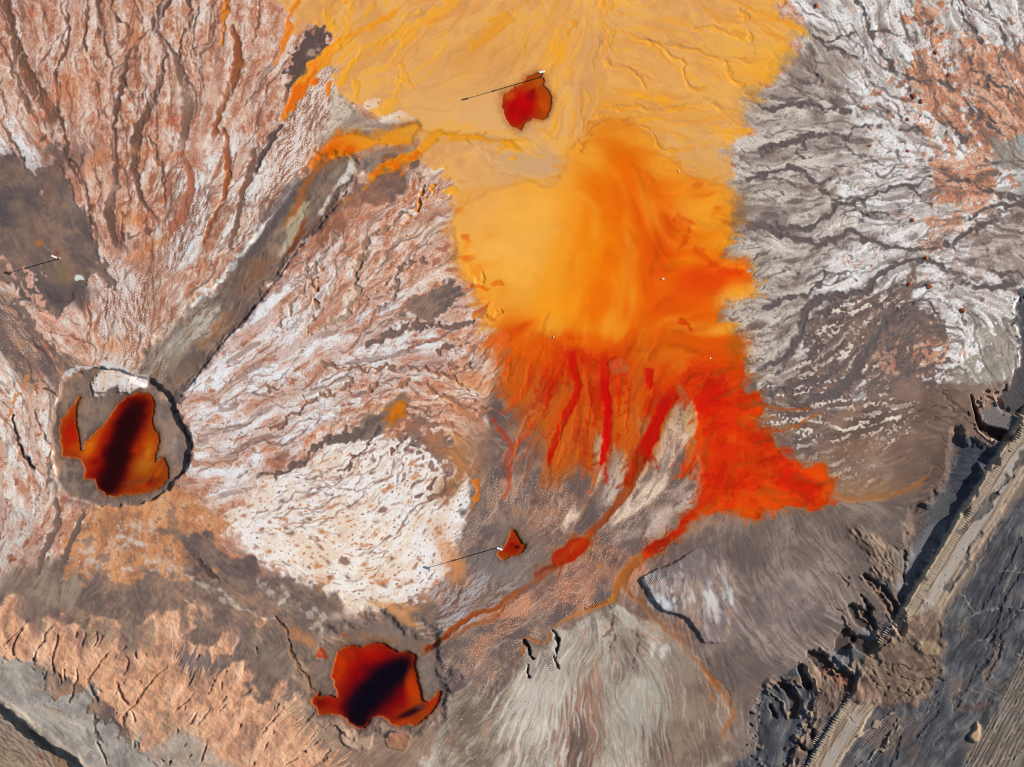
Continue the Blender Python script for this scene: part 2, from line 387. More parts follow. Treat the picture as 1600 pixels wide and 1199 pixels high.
def sd_line(pts, ws, x, y):
    d = np.full(x.shape, -1e9, F32); s = np.zeros(x.shape, F32)
    n = len(pts)
    for i in range(n-1):
        ax, ay = pts[i]; bx, by = pts[i+1]
        ex, ey = bx-ax, by-ay
        t = np.clip(((x-ax)*ex+(y-ay)*ey)/(ex*ex+ey*ey+1e-9), 0, 1)
        q = (ws[i]+(ws[i+1]-ws[i])*t)-np.sqrt((x-ax-ex*t)**2+(y-ay-ey*t)**2)
        m = q > d
        d = np.where(m, q, d); s = np.where(m, (i+t)/(n-1), s)
    return d, s
def put(sl, m, col=None, tex=None, tint=None, dz=0.0, rel=1.0, wet=None, reg=None, relc=None):
    if tex:
        src = TEX[tex][sl]
        if tint is not None: src = src*np.array(tint, F32)
        C[sl] = mix(C[sl], src, m); RL[sl] = RL[sl]+(REL[tex][sl]*rel-RL[sl])*m
    elif isinstance(col, float):
        C[sl] = C[sl]*(1+(col-1)*m)[..., None]
    elif col is not None:
        C[sl] = mix(C[sl], rgb(*col)*(1+.035*g[sl])[..., None], m)
        if relc is not None: RL[sl] = RL[sl]*(1-m*(1-relc))
    if dz: B[sl] += dz*m
    if wet is not None: WET[sl] = WET[sl]*(1-m)+wet*m
    if reg is not None: REG[sl] = np.where(m > .5, np.uint8(REGIONS.index(reg)), REG[sl])
def area(pts, tex=None, col=None, amp=6, soft=4, nz='f', op=1.0, tint=None, dz=0.0, edge=0.0, rel=1.0, wet=None, reg=None, warp=0.0, relc=None, amp2=0.0, nz2='n'):
    p = curve(pts, 4, True)
    sl = win(p, soft+3*(abs(amp)+abs(amp2))+3*warp)
    x, y = X[sl], Y[sl]
    if warp: x = x+warp*WX[sl]; y = y+warp*WY[sl]
    d = sd_poly(p, x, y)+amp*NZ[nz][sl]
    if amp2: d = d+amp2*NZ[nz2][sl]
    m = sstep(-soft, soft, d)*op
    put(sl, m, col, tex, tint, 0.0, rel, wet, reg, relc)
    if dz: B[sl] += dz*sstep(-max(edge, .8), max(edge, .8), d)
    return sl, d
def line(pts, w, col=None, tex=None, amp=1.0, soft=1.2, nz='n', op=1.0, dz=0.0, warp=2.0, fade=(0, 0), rim=None, reg=None, wet=None, tint=None, relc=.6, smooth=4):
    p = curve(pts, smooth); ws = np.interp(np.linspace(0, 1, len(p)), np.linspace(0, 1, len(np.atleast_1d(w))), np.atleast_1d(w))*.5 if np.ndim(w) else np.full(len(p), w*.5)
    pad = ws.max()+soft+3*amp+3*warp+4
    sl = win(p, pad)
    x = X[sl]+warp*WX[sl]; y = Y[sl]+warp*WY[sl]
    d, s = sd_line(p, ws, x, y)
    d = d+amp*NZ[nz][sl]
    f = np.ones_like(d)
    if fade[0]: f = f*sstep(0, fade[0], s)
    if fade[1]: f = f*sstep(0, fade[1], 1-s)
    m = sstep(-soft, soft, d)*op*f
    if rim is not None:                     # a pale salt lip beside the channel
        r = np.exp(-((d+3.0)/2.2)**2)*.7*f*sstep(-.6, .8, N3[sl])
        C[sl] = mix(C[sl], rgb(*rim), r)
    put(sl, m, col, tex, tint, 0.0, 1.0, wet, reg, relc)
    if dz: B[sl] += dz*sstep(-1.5, max(1.5, .5*ws.max()), d)*f
def dab(x, y, r, col, op=.8, ry=None, rot=0.0, amp=.25, nz='F', mask=None, hard=0.0, pw=2.0):
    ry = ry or r
    sl = win(np.array([[x-2.4*max(r, ry), y-2.4*max(r, ry)], [x+2.4*max(r, ry), y+2.4*max(r, ry)]]), 0)
    a = np.deg2rad(rot); ex = X[sl]-x; ey = Y[sl]-y
    u = (ex*np.cos(a)+ey*np.sin(a))/r; v = (-ex*np.sin(a)+ey*np.cos(a))/ry
    q = np.sqrt(u*u+v*v)+amp*NZ[nz][sl]*.6
    m = op*np.exp(-np.maximum(q, 0)**pw*1.1) if not hard else op*(1-sstep(1-hard, 1+hard, q))
    if mask is not None: m = m*mask[sl]
    C[sl] = mix(C[sl], rgb(*col)*(1+.02*g[sl])[..., None], m)
    return sl, m
# ---- broad surfaces -------------------------------------------------------
area([(690,1300),(690,1000),(720,850),(740,740),(800,600),(1120,600),(1200,560),(1700,560),(1700,1300)], 'mud', amp=2, soft=6, reg='mud_flat', tint=(1.08,1.06,1.05))
area([(-120,905),(300,890),(720,960),(720,1320),(-120,1320)], 'mud', amp=2, soft=10, reg='mud_flat', tint=(1.1,1.08,1.05))
# west: paler, frosted crust towards the bottom of the fan
area([(-60,180),(20,170),(60,240),(75,290),(40,300),(0,250),(-60,260)], 'lilac', amp=14, soft=12, nz='L')
area([(285,270),(320,300),(330,330),(290,390),(255,450),(225,520),(200,575),(165,575),(160,470),(200,430),(235,400),(260,340)], 'frost', amp=10, soft=12, nz='L')
area([(330,240),(400,210),(440,190),(500,230),(505,250),(430,330),(370,400),(340,400),(345,330)], 'lilac', amp=10, soft=14, nz='L', tint=(1,.985,.96))
area([(150,420),(200,400),(260,420),(235,480),(205,560),(175,560),(160,500)], 'frost', amp=8, soft=10, nz='L', tint=(1.0,.93,.89))
area([(-60,540),(0,540),(60,590),(90,640),(85,720),(90,790),(60,900),(20,930),(-60,930)], 'lilac', amp=12, soft=10, nz='L', tint=(1,.97,.93), reg='ground')
area([(-60,450),(10,470),(60,520),(140,575),(105,590),(85,620),(40,590),(-60,520)], 'pebbly', amp=8, soft=8, nz='L')
# middle crusts
area([(285,610),(330,545),(420,455),(470,400),(540,330),(620,270),(690,262),(720,330),(735,420),(790,520),(800,610),(750,650),(700,640),(600,620),(500,680),(420,740),(340,790),(290,720)], 'lilac', amp=8, soft=6, nz='f', reg='salt_flat')
area([(560,330),(640,280),(700,290),(725,380),(760,470),(740,560),(640,470),(560,480),(500,470)], 'pink', amp=22, soft=18, nz='L', tint=(1.03,1.03,1.02))
area([(500,690),(560,640),(640,600),(740,600),(790,620),(770,690),(720,700),(640,660),(560,680)], 'pink', amp=16, soft=14, nz='L', tint=(1.04,1.03,1.0))
area([(345,825),(385,775),(430,740),(520,690),(600,680),(680,700),(725,750),(742,775),(722,830),(705,880),(700,905),(640,935),(585,955),(545,965),(505,925),(430,895),(390,865)], 'salt', amp=9, soft=5, nz='f', amp2=3, reg='salt_flat')
area([(440,830),(520,800),(600,820),(650,870),(600,930),(540,950),(500,915),(430,885)], 'salt', amp=16, soft=18, nz='f', tint=(1.015,1.0,.97))
# warm south-west
area([(-60,900),(20,915),(90,900),(180,880),(280,885),(350,870),(430,900),(500,930),(560,965),(680,965),(720,900),(700,1010),(690,1130),(600,1210),(480,1210),(460,1010),(330,1010),(180,1000),(60,970),(-60,990)], 'mud', amp=10, soft=10, nz='f', tint=(1.1,1.09,1.06), reg='mud_flat')
area([(125,800),(180,785),(270,760),(335,800),(360,850),(390,880),(330,905),(250,895),(190,910),(130,905),(100,890)], 'rust', amp=10, soft=8, nz='f', amp2=4)
area([(270,830),(330,850),(390,885),(400,930),(350,910),(300,880)], 'mud', amp=14, soft=12, nz='f', tint=(.98,.98,1))
area([(-60,780),(40,800),(70,850),(55,915),(-60,920)], 'lilac', amp=8, soft=8, nz='L', tint=(.9,.86,.83))
area([(-60,900),(0,905),(60,880),(90,900),(130,930),(100,965),(40,960),(-60,940)], 'brown', amp=10, soft=10, nz='L', tint=(1.12,1.08,1.03))
# clay bank
area([(-60,935),(10,930),(32,945),(30,965),(60,968),(85,958),(120,970),(160,968),(178,985),(186,1015),(200,985),(225,970),(260,950),(330,940),(325,962),(285,998),(330,1002),(355,985),(375,990),(405,975),(375,1012),(345,1030),(385,1035),(400,1055),(395,1090),(455,1085),(490,1110),(540,1150),(570,1210),(215,1210),(205,1160),(160,1100),(130,1075),(70,1055),(30,1040),(-60,1010)], 'clay', amp=5, soft=4, nz='f', amp2=5, nz2='L', reg='clay_bank', dz=.06, edge=8)
for k in range(46):                                    # mud tongues spread over the clay from above
    x = rng.uniform(20, 420); y = np.interp(x, [0, 90, 180, 300, 420], [930, 962, 985, 950, 985])+rng.uniform(-14, 14); L_ = rng.uniform(24, 74); a = np.deg2rad(rng.uniform(60, 125)); w0 = rng.uniform(6, 20)
    line([(x, y-8), (x+.5*L_*np.cos(a)+rng.uniform(-4, 4), y+.5*L_*np.sin(a)), (x+L_*np.cos(a), y+L_*np.sin(a))], [w0, w0*.6, 1.5], (126+rng.uniform(-8, 14), 105+rng.uniform(-6, 10), 94), amp=2, nz='L', soft=4, op=.6, fade=(.1, .5), relc=.7)
for k in range(26):
    x, y = rng.uniform(60, 560), rng.uniform(1040, 1199); dab(x, y, rng.uniform(10, 34), [(160,144,128),(186,132,100),(222,176,142)][k % 3], .42, ry=rng.uniform(5, 12), rot=rng.uniform(-60, -20), amp=1.0, nz='L')
area([(275,1020),(330,1025),(345,1045),(300,1050)], 'brown', amp=8, soft=6, nz='h', tint=(1.02,1.02,1.04))
area([(395,1000),(470,1010),(480,1060),(440,1060),(395,1040)], 'brown', amp=8, soft=8, nz='h', tint=(1.06,1.03,.98))
area([(450,1090),(560,1130),(690,1130),(700,1220),(560,1220)], 'brown', amp=14, soft=14, nz='h', tint=(1.22,1.15,1.05))
area([(-60,1012),(20,1035),(62,1050),(72,1068),(110,1085),(140,1080),(150,1105),(180,1140),(205,1165),(250,1215),(140,1215),(60,1150),(0,1098),(-60,1060)], 'silt', amp=6, soft=4, nz='f', amp2=3, reg='silt_fan', dz=-.06, edge=5)
area([(240,1160),(320,1160),(350,1215),(230,1215)], 'silt', amp=12, soft=12, nz='f', op=.7)
# ochre basin
area([(440,-60),(438,0),(452,30),(462,60),(480,42),(505,52),(522,80),(505,110),(520,140),(535,165),(552,168),(575,175),(592,185),(640,198),(660,260),(690,268),(715,315),(705,350),(728,395),(742,440),(760,480),(780,520),(800,545),(840,556),(1000,566),(1110,572),(1150,556),(1132,500),(1125,470),(1170,440),(1130,400),(1148,340),(1160,318),(1150,272),(1142,228),(1180,205),(1165,190),(1185,160),(1190,136),(1212,124),(1238,100),(1245,82),(1240,62),(1266,48),(1250,36),(1222,10),(1205,-60)], 'ochre', amp=5, soft=3, nz='f', amp2=3, reg='ochre_flat', dz=-.02, edge=14, wet=.25)
# east crust
area([(1225,-60),(1255,30),(1268,48),(1246,64),(1248,90),(1212,128),(1190,140),(1186,165),(1170,192),(1182,206),(1146,232),(1156,300),(1162,330),(1140,372),(1135,402),(1180,440),(1135,470),(1140,510),(1165,540),(1190,620),(1230,650),(1300,640),(1420,600),(1560,590),(1660,480),(1660,-60)], 'grey', amp=4, soft=3, nz='f', reg='grey_crust')
area([(1250,30),(1320,60),(1340,110),(1310,160),(1340,230),(1310,300),(1330,370),(1270,420),(1240,500),(1180,560),(1140,500),(1180,440),(1140,380),(1170,330),(1150,235),(1185,205),(1170,190),(1195,140),(1245,95),(1250,60)], 'beige', amp=14, soft=18, nz='f')
area([(1420,20),(1470,10),(1480,60),(1500,100),(1560,80),(1660,60),(1660,230),(1600,240),(1570,300),(1520,340),(1460,310),(1480,240),(1440,170),(1400,130),(1440,90)], 'tan', amp=26, soft=10, nz='F', amp2=14)
area([(1500,80),(1600,90),(1640,200),(1540,230),(1500,200),(1480,140)], 'tan', amp=18, soft=12, nz='F', amp2=10)
area([(1450,340),(1520,345),(1560,390),(1500,370),(1450,370)], 'tan', amp=14, soft=8, nz='F', op=.8)
area([(1570,215),(1660,190),(1660,290),(1600,290),(1575,260)], col=(140,142,134), amp=12, soft=12, op=.75)
area([(1520,360),(1660,300),(1660,440),(1560,430),(1500,420)], 'beige', amp=16, soft=14, nz='F', tint=(.93,.9,.9))
# islands of crust in dark mud, south-east of the crust
area([(1190,620),(1250,550),(1270,480),(1340,465),(1400,430),(1440,450),(1420,520),(1380,580),(1320,620),(1380,660),(1300,690),(1230,690)], 'islands', amp=10, soft=8, nz='f', reg='grey_crust')
area([(1310,690),(1330,640),(1400,600),(1440,610),(1430,680),(1370,700)], 'islands', amp=10, soft=10, nz='f', tint=(1.02,1,.98))
area([(1350,610),(1370,520),(1400,480),(1450,480),(1490,500),(1500,560),(1460,600),(1400,610)], 'mud', amp=14, soft=10, nz='F', tint=(.95,.96,1.0))
area([(1430,545),(1480,520),(1490,560),(1450,575)], 'tan', amp=14, soft=5, nz='n', op=.9)
area([(1370,555),(1400,560),(1400,585),(1375,580)], 'tan', amp=10, soft=5, nz='n', op=.7)
area([(1500,500),(1570,500),(1590,540),(1580,590),(1530,605),(1480,600),(1510,550)], 'silt', amp=8, soft=12, nz='h', tint=(.95,.94,.92))
area([(1490,500),(1540,500),(1530,560),(1490,580),(1465,600),(1480,560)], 'grey', amp=14, soft=6, nz='n')
# brown flat below the crust
area([(1290,700),(1380,690),(1430,680),(1490,690),(1482,735),(1465,765),(1420,780),(1330,785),(1290,770),(1260,720)], 'brown', amp=8, soft=10, nz='h', tint=(1.1,1.02,.94), reg='mud_flat')
area([(1225,700),(1300,690),(1380,740),(1320,770),(1290,740)], 'islands', amp=10, soft=8, nz='f', op=.55)
# big brown fans
area([(1085,850),(1120,820),(1190,820),(1240,795),(1300,790),(1370,780),(1440,775),(1470,770),(1450,800),(1410,880),(1400,940),(1340,1010),(1320,1060),(1250,1080),(1230,1130),(1215,1220),(1120,1220),(1150,1150),(1140,1090),(1120,1060),(1090,1010),(1140,1000),(1145,880)], 'brown', amp=6, soft=5, nz='h', reg='mud_flat')
area([(1180,900),(1260,850),(1300,900),(1290,960),(1240,1010),(1180,1000),(1150,950)], 'brown', amp=22, soft=26, nz='h', tint=(1.13,1.15,1.17))
area([(1170,830),(1300,800),(1350,830),(1270,870),(1190,880)], 'brown', amp=16, soft=16, nz='h', tint=(1.05,1.04,1.02))
# central mud between the fingers
area([(745,740),(770,650),(800,590),(900,640),(1000,640),(1080,660),(1095,770),(1060,830),(1010,880),(1000,905),(965,940),(900,965),(850,1010),(800,1020),(770,1090),(690,1120),(640,1130),(690,1060),(660,1010),(700,920),(720,850),(735,790)], 'pebbly', amp=7, soft=7, nz='f', reg='mud_flat')
area([(820,790),(860,760),(940,760),(920,820),(860,860),(800,830)], 'pebbly', amp=12, soft=12, nz='f', tint=(1.04,.97,.93))
area([(770,620),(830,640),(830,720),(760,740),(745,700)], 'mud', amp=12, soft=14, nz='f', tint=(1.04,1.0,1.0))
area([(695,905),(760,890),(830,900),(760,950),(700,1000),(665,1015),(680,970)], 'frost', amp=10, soft=12, nz='L', tint=(.78,.76,.77))
area([(840,900),(950,850),(1000,870),(960,930),(870,955),(800,985),(740,1020),(760,980)], 'pebbly', amp=10, soft=12, nz='L', tint=(1.1,.98,.92))
# olive fan at the bottom
area([(956,945),(905,968),(862,990),(845,1015),(820,1015),(800,1055),(775,1085),(715,1120),(690,1150),(690,1220),(1085,1220),(1140,1150),(1140,1095),(1095,1040),(1045,988),(1000,965),(975,955)], 'fan', amp=4, soft=4, nz='f', reg='silt_fan', dz=.05, edge=8)
area([(1040,1040),(1100,1045),(1140,1100),(1130,1160),(1080,1220),(1010,1220),(1030,1120)], 'brown', amp=14, soft=20, nz='h', tint=(1.08,1.03,.97))
area([(690,1090),(770,1085),(800,1120),(800,1220),(690,1220)], 'fan', amp=10, soft=10, nz='h', tint=(.9,.87,.85))
area([(985,985),(1010,990),(1000,1040),(970,1060)], 'mud', amp=8, soft=10, nz='h', op=.7, tint=(1.1,1.1,1.08))
area([(880,1140),(920,1060),(935,1120),(915,1215),(880,1215)], col=(150,104,84), amp=14, soft=10, nz='h', op=.7)
area([(893,1150),(905,1120),(915,1160),(912,1215),(893,1215)], col=(88,76,74), amp=6, soft=6, nz='h', op=.7)
# ---- dark spoil in the south-east ----------------------------------------
area([(1490,672),(1520,690),(1560,690),(1590,640),(1598,560),(1590,470),(1660,430),(1660,1220),(1180,1220),(1185,1160),(1190,1090),(1215,1060),(1262,1040),(1330,1010),(1400,945),(1418,880),(1440,790),(1478,760),(1488,720)], 'slate', amp=4, soft=2.5, nz='n', amp2=3, reg='spoil_slope')
# ---- drainage lines of the west fan ---------------------------------------
BRN = (106, 78, 66); RST = (150, 82, 50); LIP = (216, 206, 202); MUD = (110, 93, 86)
def chan(pts, w, col=BRN, **k):
    k.setdefault('dz', -.035); k.setdefault('amp', .8); k.setdefault('nz', 'n'); k.setdefault('fade', (0, .12)); k.setdefault('warp', 1.5)
    w = [v*1.2 for v in w] if np.ndim(w) else w*1.2
    line(pts, w, col, **k)
area([(-60,245),(0,238),(15,233),(28,250),(50,290),(68,312),(66,270),(76,215),(93,196),(101,245),(110,290),(128,335),(145,375),(160,410),(178,440),(165,448),(140,430),(120,455),(85,490),(45,475),(10,448),(-60,440)], 'mud', amp=5, soft=2.5, nz='f', amp2=2, reg='mud_flat', dz=-.05, edge=4)
for (x, y, r, ry, a, c, o) in [(20,322,40,16,10,(80,72,76),.7),(30,300,30,8,-20,(98,84,80),.6),(12,345,30,10,20,(74,68,74),.6),(60,350,24,10,40,(136,108,92),.6),(80,300,12,40,15,(122,94,82),.6),(90,460,50,18,0,(80,72,76),.75),(60,440,10,26,-10,(84,76,78),.6),(92,432,24,14,0,(126,104,84),.7),(40,360,20,10,0,(122,100,88),.5),(120,400,14,40,-20,(96,82,78),.5),(20,270,16,14,0,(92,76,72),.6),(90,330,6,30,-15,(138,110,96),.5)]: dab(x, y, r, c, o, ry=ry, rot=a, amp=.6, nz='L', pw=2.5)
for p in [[(-5,318),(15,310),(40,312),(58,325)],[(0,345),(18,356),(40,352),(52,340)],[(64,452),(78,468),(100,472),(118,462)],[(70,440),(74,458),(92,466)],[(30,335),(42,345),(52,362)]]: line(p, [2,5,6,2][:len(p)], .84, amp=1, soft=3, op=.9)
dab(22, 325, 34, (84, 74, 76), .3); dab(85, 450, 42, (86, 76, 77), .7, ry=16, rot=10); dab(100, 250, 20, (112, 86, 78), .7, ry=60, rot=70); dab(45, 385, 40, (134, 106, 92), .5)
dab(15, 250, 14, (84, 72, 72), .7); dab(118, 445, 12, (82, 72, 74), .7); dab(60, 380, 5, (176, 108, 50), .9); dab(28, 320, 12, (140, 120, 92), .6); dab(36, 345, 14, (140, 112, 86), .5)
dab(105, 435, 22, (128, 100, 72), .5); dab(90, 395, 7, (130, 70, 46), .7)
line([(40,425),(55,450),(65,480),(80,500),(110,530),(140,560)], [6,9,7,7,4,3], (212,160,138), amp=3, op=.9)
line([(2,400),(20,425),(35,450),(52,475)], 4, (206,158,140), amp=2, op=.8); line([(48,425),(55,445)], 3, (205,170,158), amp=1.5); line([(62,415),(72,430)],2,(196,160,140))
area([(118,431),(126,431),(131,437),(124,436),(118,437)], col=(206,204,200), amp=1, soft=1)
chan([(2,-10),(12,25),(25,70),(40,110),(60,145),(80,175),(92,205)], [13,14,15,17,20,22,24], (116, 82, 66), rim=LIP, dz=-.05)
chan([(0,60),(12,90),(22,120),(35,150),(50,175),(70,205)], [3,4,5,5,5,3], (130,100,84))
chan([(0,188),(15,215),(28,235),(35,255)], [3,4,4,3], (130,98,80))
chan([(102,-10),(105,30),(108,55),(100,85),(90,105),(87,125),(88,150),(95,180),(102,215),(105,250),(120,275),(135,300),(140,330),(147,360),(152,385)], [3,4,4,3,4,4,4,5,5,5,5,5,4,4,3])
chan([(137,-5),(135,30),(130,60),(135,80),(143,97)], [4,5,4,3,2]); chan([(155,-10),(155,40),(160,65),(170,85),(178,108)], [8,8,5,4,2])
chan([(172,-10),(182,30),(195,37),(203,50),(210,70),(200,85),(195,100),(192,130),(185,160),(180,195),(178,230),(181,260),(180,290),(170,325),(172,355),(180,372),(192,388),(202,405)], [3,4,4,4,4,5,6,6,7,8,8,8,10,14,10,10,12,10])
chan([(262,-10),(246,28),(243,45),(250,62),(257,80),(252,110),(245,140),(235,165),(220,190),(213,220),(210,250),(213,280),(220,305),(235,328),(248,350),(250,365)], [14,11,8,7,6,8,9,10,12,11,11,9,7,5,4,3], rim=LIP)
chan([(248,58),(265,75),(275,92),(282,112),(288,130),(293,160),(290,200),(285,235),(290,255)], [5,6,8,10,12,14,12,10,6], (124,94,78), rim=LIP)
chan([(290,250),(297,280),(292,312),(282,338),(265,362),(256,388)], [6,10,16,16,10,5], (168,104,80), dz=-.03)
chan([(292,-8),(297,20),(295,42),(285,55),(280,80),(278,95)], [4,5,4,3,3,2])
chan([(358,-10),(352,25),(350,50),(345,78)], [8,7,5,2], (222,122,24), dz=-.04, wet=.4)
chan([(362,40),(370,70),(372,100),(363,128),(353,152),(343,182),(335,205),(328,235)], [6,10,14,13,10,9,7,3], (138,80,52), rim=LIP, dz=-.05)
chan([(350,205),(357,255),(354,285),(348,305),(337,335),(325,365),(312,395)], [6,8,8,6,5,6,4], (150,86,56), dz=-.05)
line([(352,265),(356,285),(351,305)], [3,6,3], (170,80,26), op=.8)
chan([(396,235),(392,270),(380,300),(372,340),(365,372),(352,402)], [6,9,8,8,7,5], (122,92,78))
chan([(230,200),(238,225),(246,250),(255,280),(258,310),(252,335)], [3,4,5,5,4,3]); chan([(190,330),(192,365),(194,380)], [3,4,3])
chan([(105,240),(120,260),(133,290),(139,315)], [3,4,4,2]); chan([(60,225),(72,210)], 3)
chan([(150,125),(158,160),(165,190)], [2,3,2], (128,92,74)); chan([(310,10),(300,60),(306,90)], [2,3,2]); chan([(405,-5),(402,40),(395,75)], [3,3,2], (140,98,78)); chan([(230,130),(222,150),(226,165)], [2,3,2])
for (x, y, r, ry, a, c) in [(210,345,26,16,20,(206,118,62)),(150,250,12,30,40,(204,120,74)),(120,130,18,30,20,(198,112,68)),(90,150,10,24,40,(196,118,82)),(265,190,8,20,80,(194,104,64)),(60,185,14,10,0,(190,104,68)),(225,235,10,20,80,(202,132,92)),(245,380,8,20,60,(204,136,84)),(180,540,14,26,80,(208,140,96)),(215,400,8,18,80,(198,122,66)),(210,60,16,20,0,(202,130,88)),(330,60,14,30,70,(196,142,116)),(330,150,20,40,90,(222,192,172)),(305,230,14,50,80,(222,190,174)),(110,10,30,14,0,(206,176,166)),(160,300,18,40,70,(214,172,150)),(240,410,12,30,70,(168,112,88)),(260,430,8,40,100,(166,112,88))]:
    dab(x, y, r, c, .62, ry=ry, rot=a, amp=.5, nz='F')
for k in range(70):                                    # small rust and brown blotches
    x, y = rng.uniform(0, 430), rng.uniform(0, 420); r = rng.uniform(2.5, 6)
    if x < 150 and y > 235: continue
    dab(x, y, r, [(112,74,62),(188,104,62),(160,88,60)][k % 3], .65, ry=r*rng.uniform(.8, 2.2), rot=90+rng.uniform(-30, 30), amp=.7, nz='n')
line([(190,372),(215,366),(240,358)], [8,7,4], (112,86,76), amp=2, op=.8)
line([(20,470),(45,505),(80,545),(110,580)], [10,14,10,6], MUD, amp=3, op=.85); line([(-10,505),(15,545),(40,585),(55,600)], [14,10,8,5], MUD, amp=3, op=.8)
line([(45,590),(35,610),(18,640),(5,665)], [6,5,5,4], (196,124,76), amp=2.5, op=.8)
chan([(20,650),(25,680),(32,700),(45,722),(57,740)], [2,3,4,4,2], (60,48,50), dz=-.12); chan([(55,640),(62,670),(72,690),(78,695)], [2,3,3,2], (96,76,68)); chan([(60,605),(80,612),(90,622)], [2,3,3], (90,72,68))
line([(100,590),(120,578),(145,574),(170,572),(190,578),(205,580)], [5,7,7,6,4,3], (206,206,206), amp=1.5, op=.85)
# ---- small rills that follow the fall of the ground ------------------------
def trace(x, y, L_, st=3.0, wob=.25, ids=None):
    out = []
    for sgn in (1, -1):
        px, py = x, y; pd = None; seg = []; w_ = 0.0
        for k in range(int(L_*.5/st)):
            i = min(max(int((px-PX0)/STEP), 0), NX-1); j = min(max(int((py-PY0)/STEP), 0), NY-1)
            if ids is not None and REG[j, i] not in ids: break
            dx, dy = float(DX[j, i])*sgn, float(DY[j, i])*sgn
            if pd and dx*pd[0]+dy*pd[1] < 0: dx, dy = -dx, -dy
            pd = (dx, dy); w_ = .8*w_+rng.normal(0, wob); c, s_ = math.cos(w_), math.sin(w_)
            px += st*(dx*c-dy*s_); py += st*(dx*s_+dy*c); seg.append((px, py))
        out = seg[::-1]+out if sgn == -1 else out+seg
        if sgn == 1: out = [(x, y)]+out
    return out
def rills(n, box, reg, L_, w, cols, op=.7, dz=-.02, soft=.9, wob=.22, ok=None):
    ids = [REGIONS.index(r) for r in reg]; made = 0
    for _ in range(n*6):
        if made >= n: break
        x, y = rng.uniform(box[0], box[2]), rng.uniform(box[1], box[3]); i, j = int((x-PX0)/STEP), int((y-PY0)/STEP)
        if REG[min(max(j, 0), NY-1), min(max(i, 0), NX-1)] not in ids or (ok and not ok(x, y)): continue
        p = trace(x, y, rng.uniform(*L_), wob=wob, ids=ids)
        if len(p) < 4: continue
        ww = rng.uniform(*w); line(p, [.6, ww, ww*1.1, .8], cols[made % len(cols)], amp=.5, soft=soft, op=op*rng.uniform(.6, 1), dz=dz*.6, warp=.8, fade=(.15, .2), smooth=1); made += 1
import math
rills(210, (-20, -20, 440, 560), ['ground'], (50, 240), (1.2, 3.4), [(118, 80, 66), (140, 88, 66), (104, 76, 68), (206, 180, 164)], .75)
rills(40, (-20, 540, 110, 920), ['ground'], (30, 120), (1.2, 3.5), [(120, 92, 82), (96, 70, 66), (206, 150, 118)], .7)
rills(220, (280, 280, 800, 800), ['salt_flat', 'ground'], (40, 240), (1.2, 3.6), [(128, 96, 86), (150, 104, 84), (206, 182, 168), (112, 90, 84)], .75)
rills(90, (400, 680, 740, 960), ['salt_flat'], (14, 60), (1.0, 2.4), [(150, 110, 92), (180, 118, 80), (110, 82, 74)], .65)
rills(330, (1130, -20, 1640, 640), ['grey_crust'], (24, 170), (1.2, 4.0), [(94, 84, 82), (104, 92, 88), 1.07, (112, 98, 92)], .8, -.03)
# ---- the valley that runs down to the west pit ----------------------------
VAL = [(484,262),(505,240),(530,245),(548,245),(575,255),(560,275),(540,295),(520,322),(508,338),(480,372),(458,395),(443,420),(420,450),(395,480),(360,520),(330,555),(300,595),(282,615),(272,630),(225,600),(205,585),(210,565),(240,540),(275,500),(335,445),(372,402),(412,350),(450,302)]
area(VAL, 'mud', tint=(1.05,1.04,1.02), amp=3.5, soft=4, nz='f', reg='gully_bed', dz=-.20, edge=9, wet=.1)
line([(486,264),(450,302),(412,352),(372,404),(335,447),(300,475)], [3,7,10,8,5,2], (214,216,212), amp=1.6, op=.9)
for (x, y, r, ry, a, c, o) in [(440,320,60,12,-52,(88,76,76),.8),(410,370,40,10,-50,(92,80,78),.75),(470,340,30,8,-62,(186,168,138),.75),(445,385,26,7,-58,(176,160,134),.7),(462,372,22,5,-60,(126,62,28),.8),(472,352,18,4,-60,(132,66,30),.7),(505,300,40,14,-55,(140,118,100),.6),(400,425,30,12,-50,(134,88,58),.8),(390,440,26,10,-50,(118,84,66),.6),(335,510,12,8,-50,(150,82,44),.8),(352,505,26,12,-50,(136,92,66),.6),(365,460,34,9,-50,(96,84,80),.7),(300,530,40,6,-50,(178,160,136),.6),(275,535,40,6,-52,(190,186,178),.5),(255,555,26,5,-50,(200,198,190),.5),(320,500,30,5,-50,(190,182,162),.55),(285,580,30,10,-50,(112,94,84),.5),(482,290,10,22,30,(98,80,76),.6),(476,318,14,4,-50,(84,70,70),.8),(482,278,9,4,-60,(170,92,40),.7)]:
    dab(x, y, r, c, o, ry=ry, rot=a, amp=.6, nz='L')
sl = win(np.array([[200,480],[400,620]], float), 0)
area([(205,582),(235,545),(300,480),(335,455),(330,490),(300,530),(265,575),(232,605)], 'frost', amp=10, soft=6, nz='L', op=.55, tint=(.86,.84,.8))
area([(440,190),(505,105),(520,125),(540,150),(555,165),(575,178),(600,190),(645,198),(625,208),(580,212),(545,208),(515,222),(490,255),(470,275),(450,270),(470,235)], 'beige', amp=5, soft=4, nz='f', tint=(1.02,.98,.93), reg='ground')
area([(440,188),(490,125),(512,110),(515,150),(508,200),(500,235),(470,275),(440,300),(400,350),(390,330),(420,260)], 'frost', amp=6, soft=6, nz='f', tint=(1.03,.98,.94))
area([(565,160),(575,175),(590,165),(595,150),(580,150)], 'salt', amp=4, soft=3, op=.7); area([(592,190),(620,175),(638,182),(630,192)], 'salt', amp=4, soft=3, op=.8)
dab(560, 190, 22, (138,112,100), .7, ry=10); dab(600, 200, 30, (140,116,104), .6, ry=8, rot=-10)
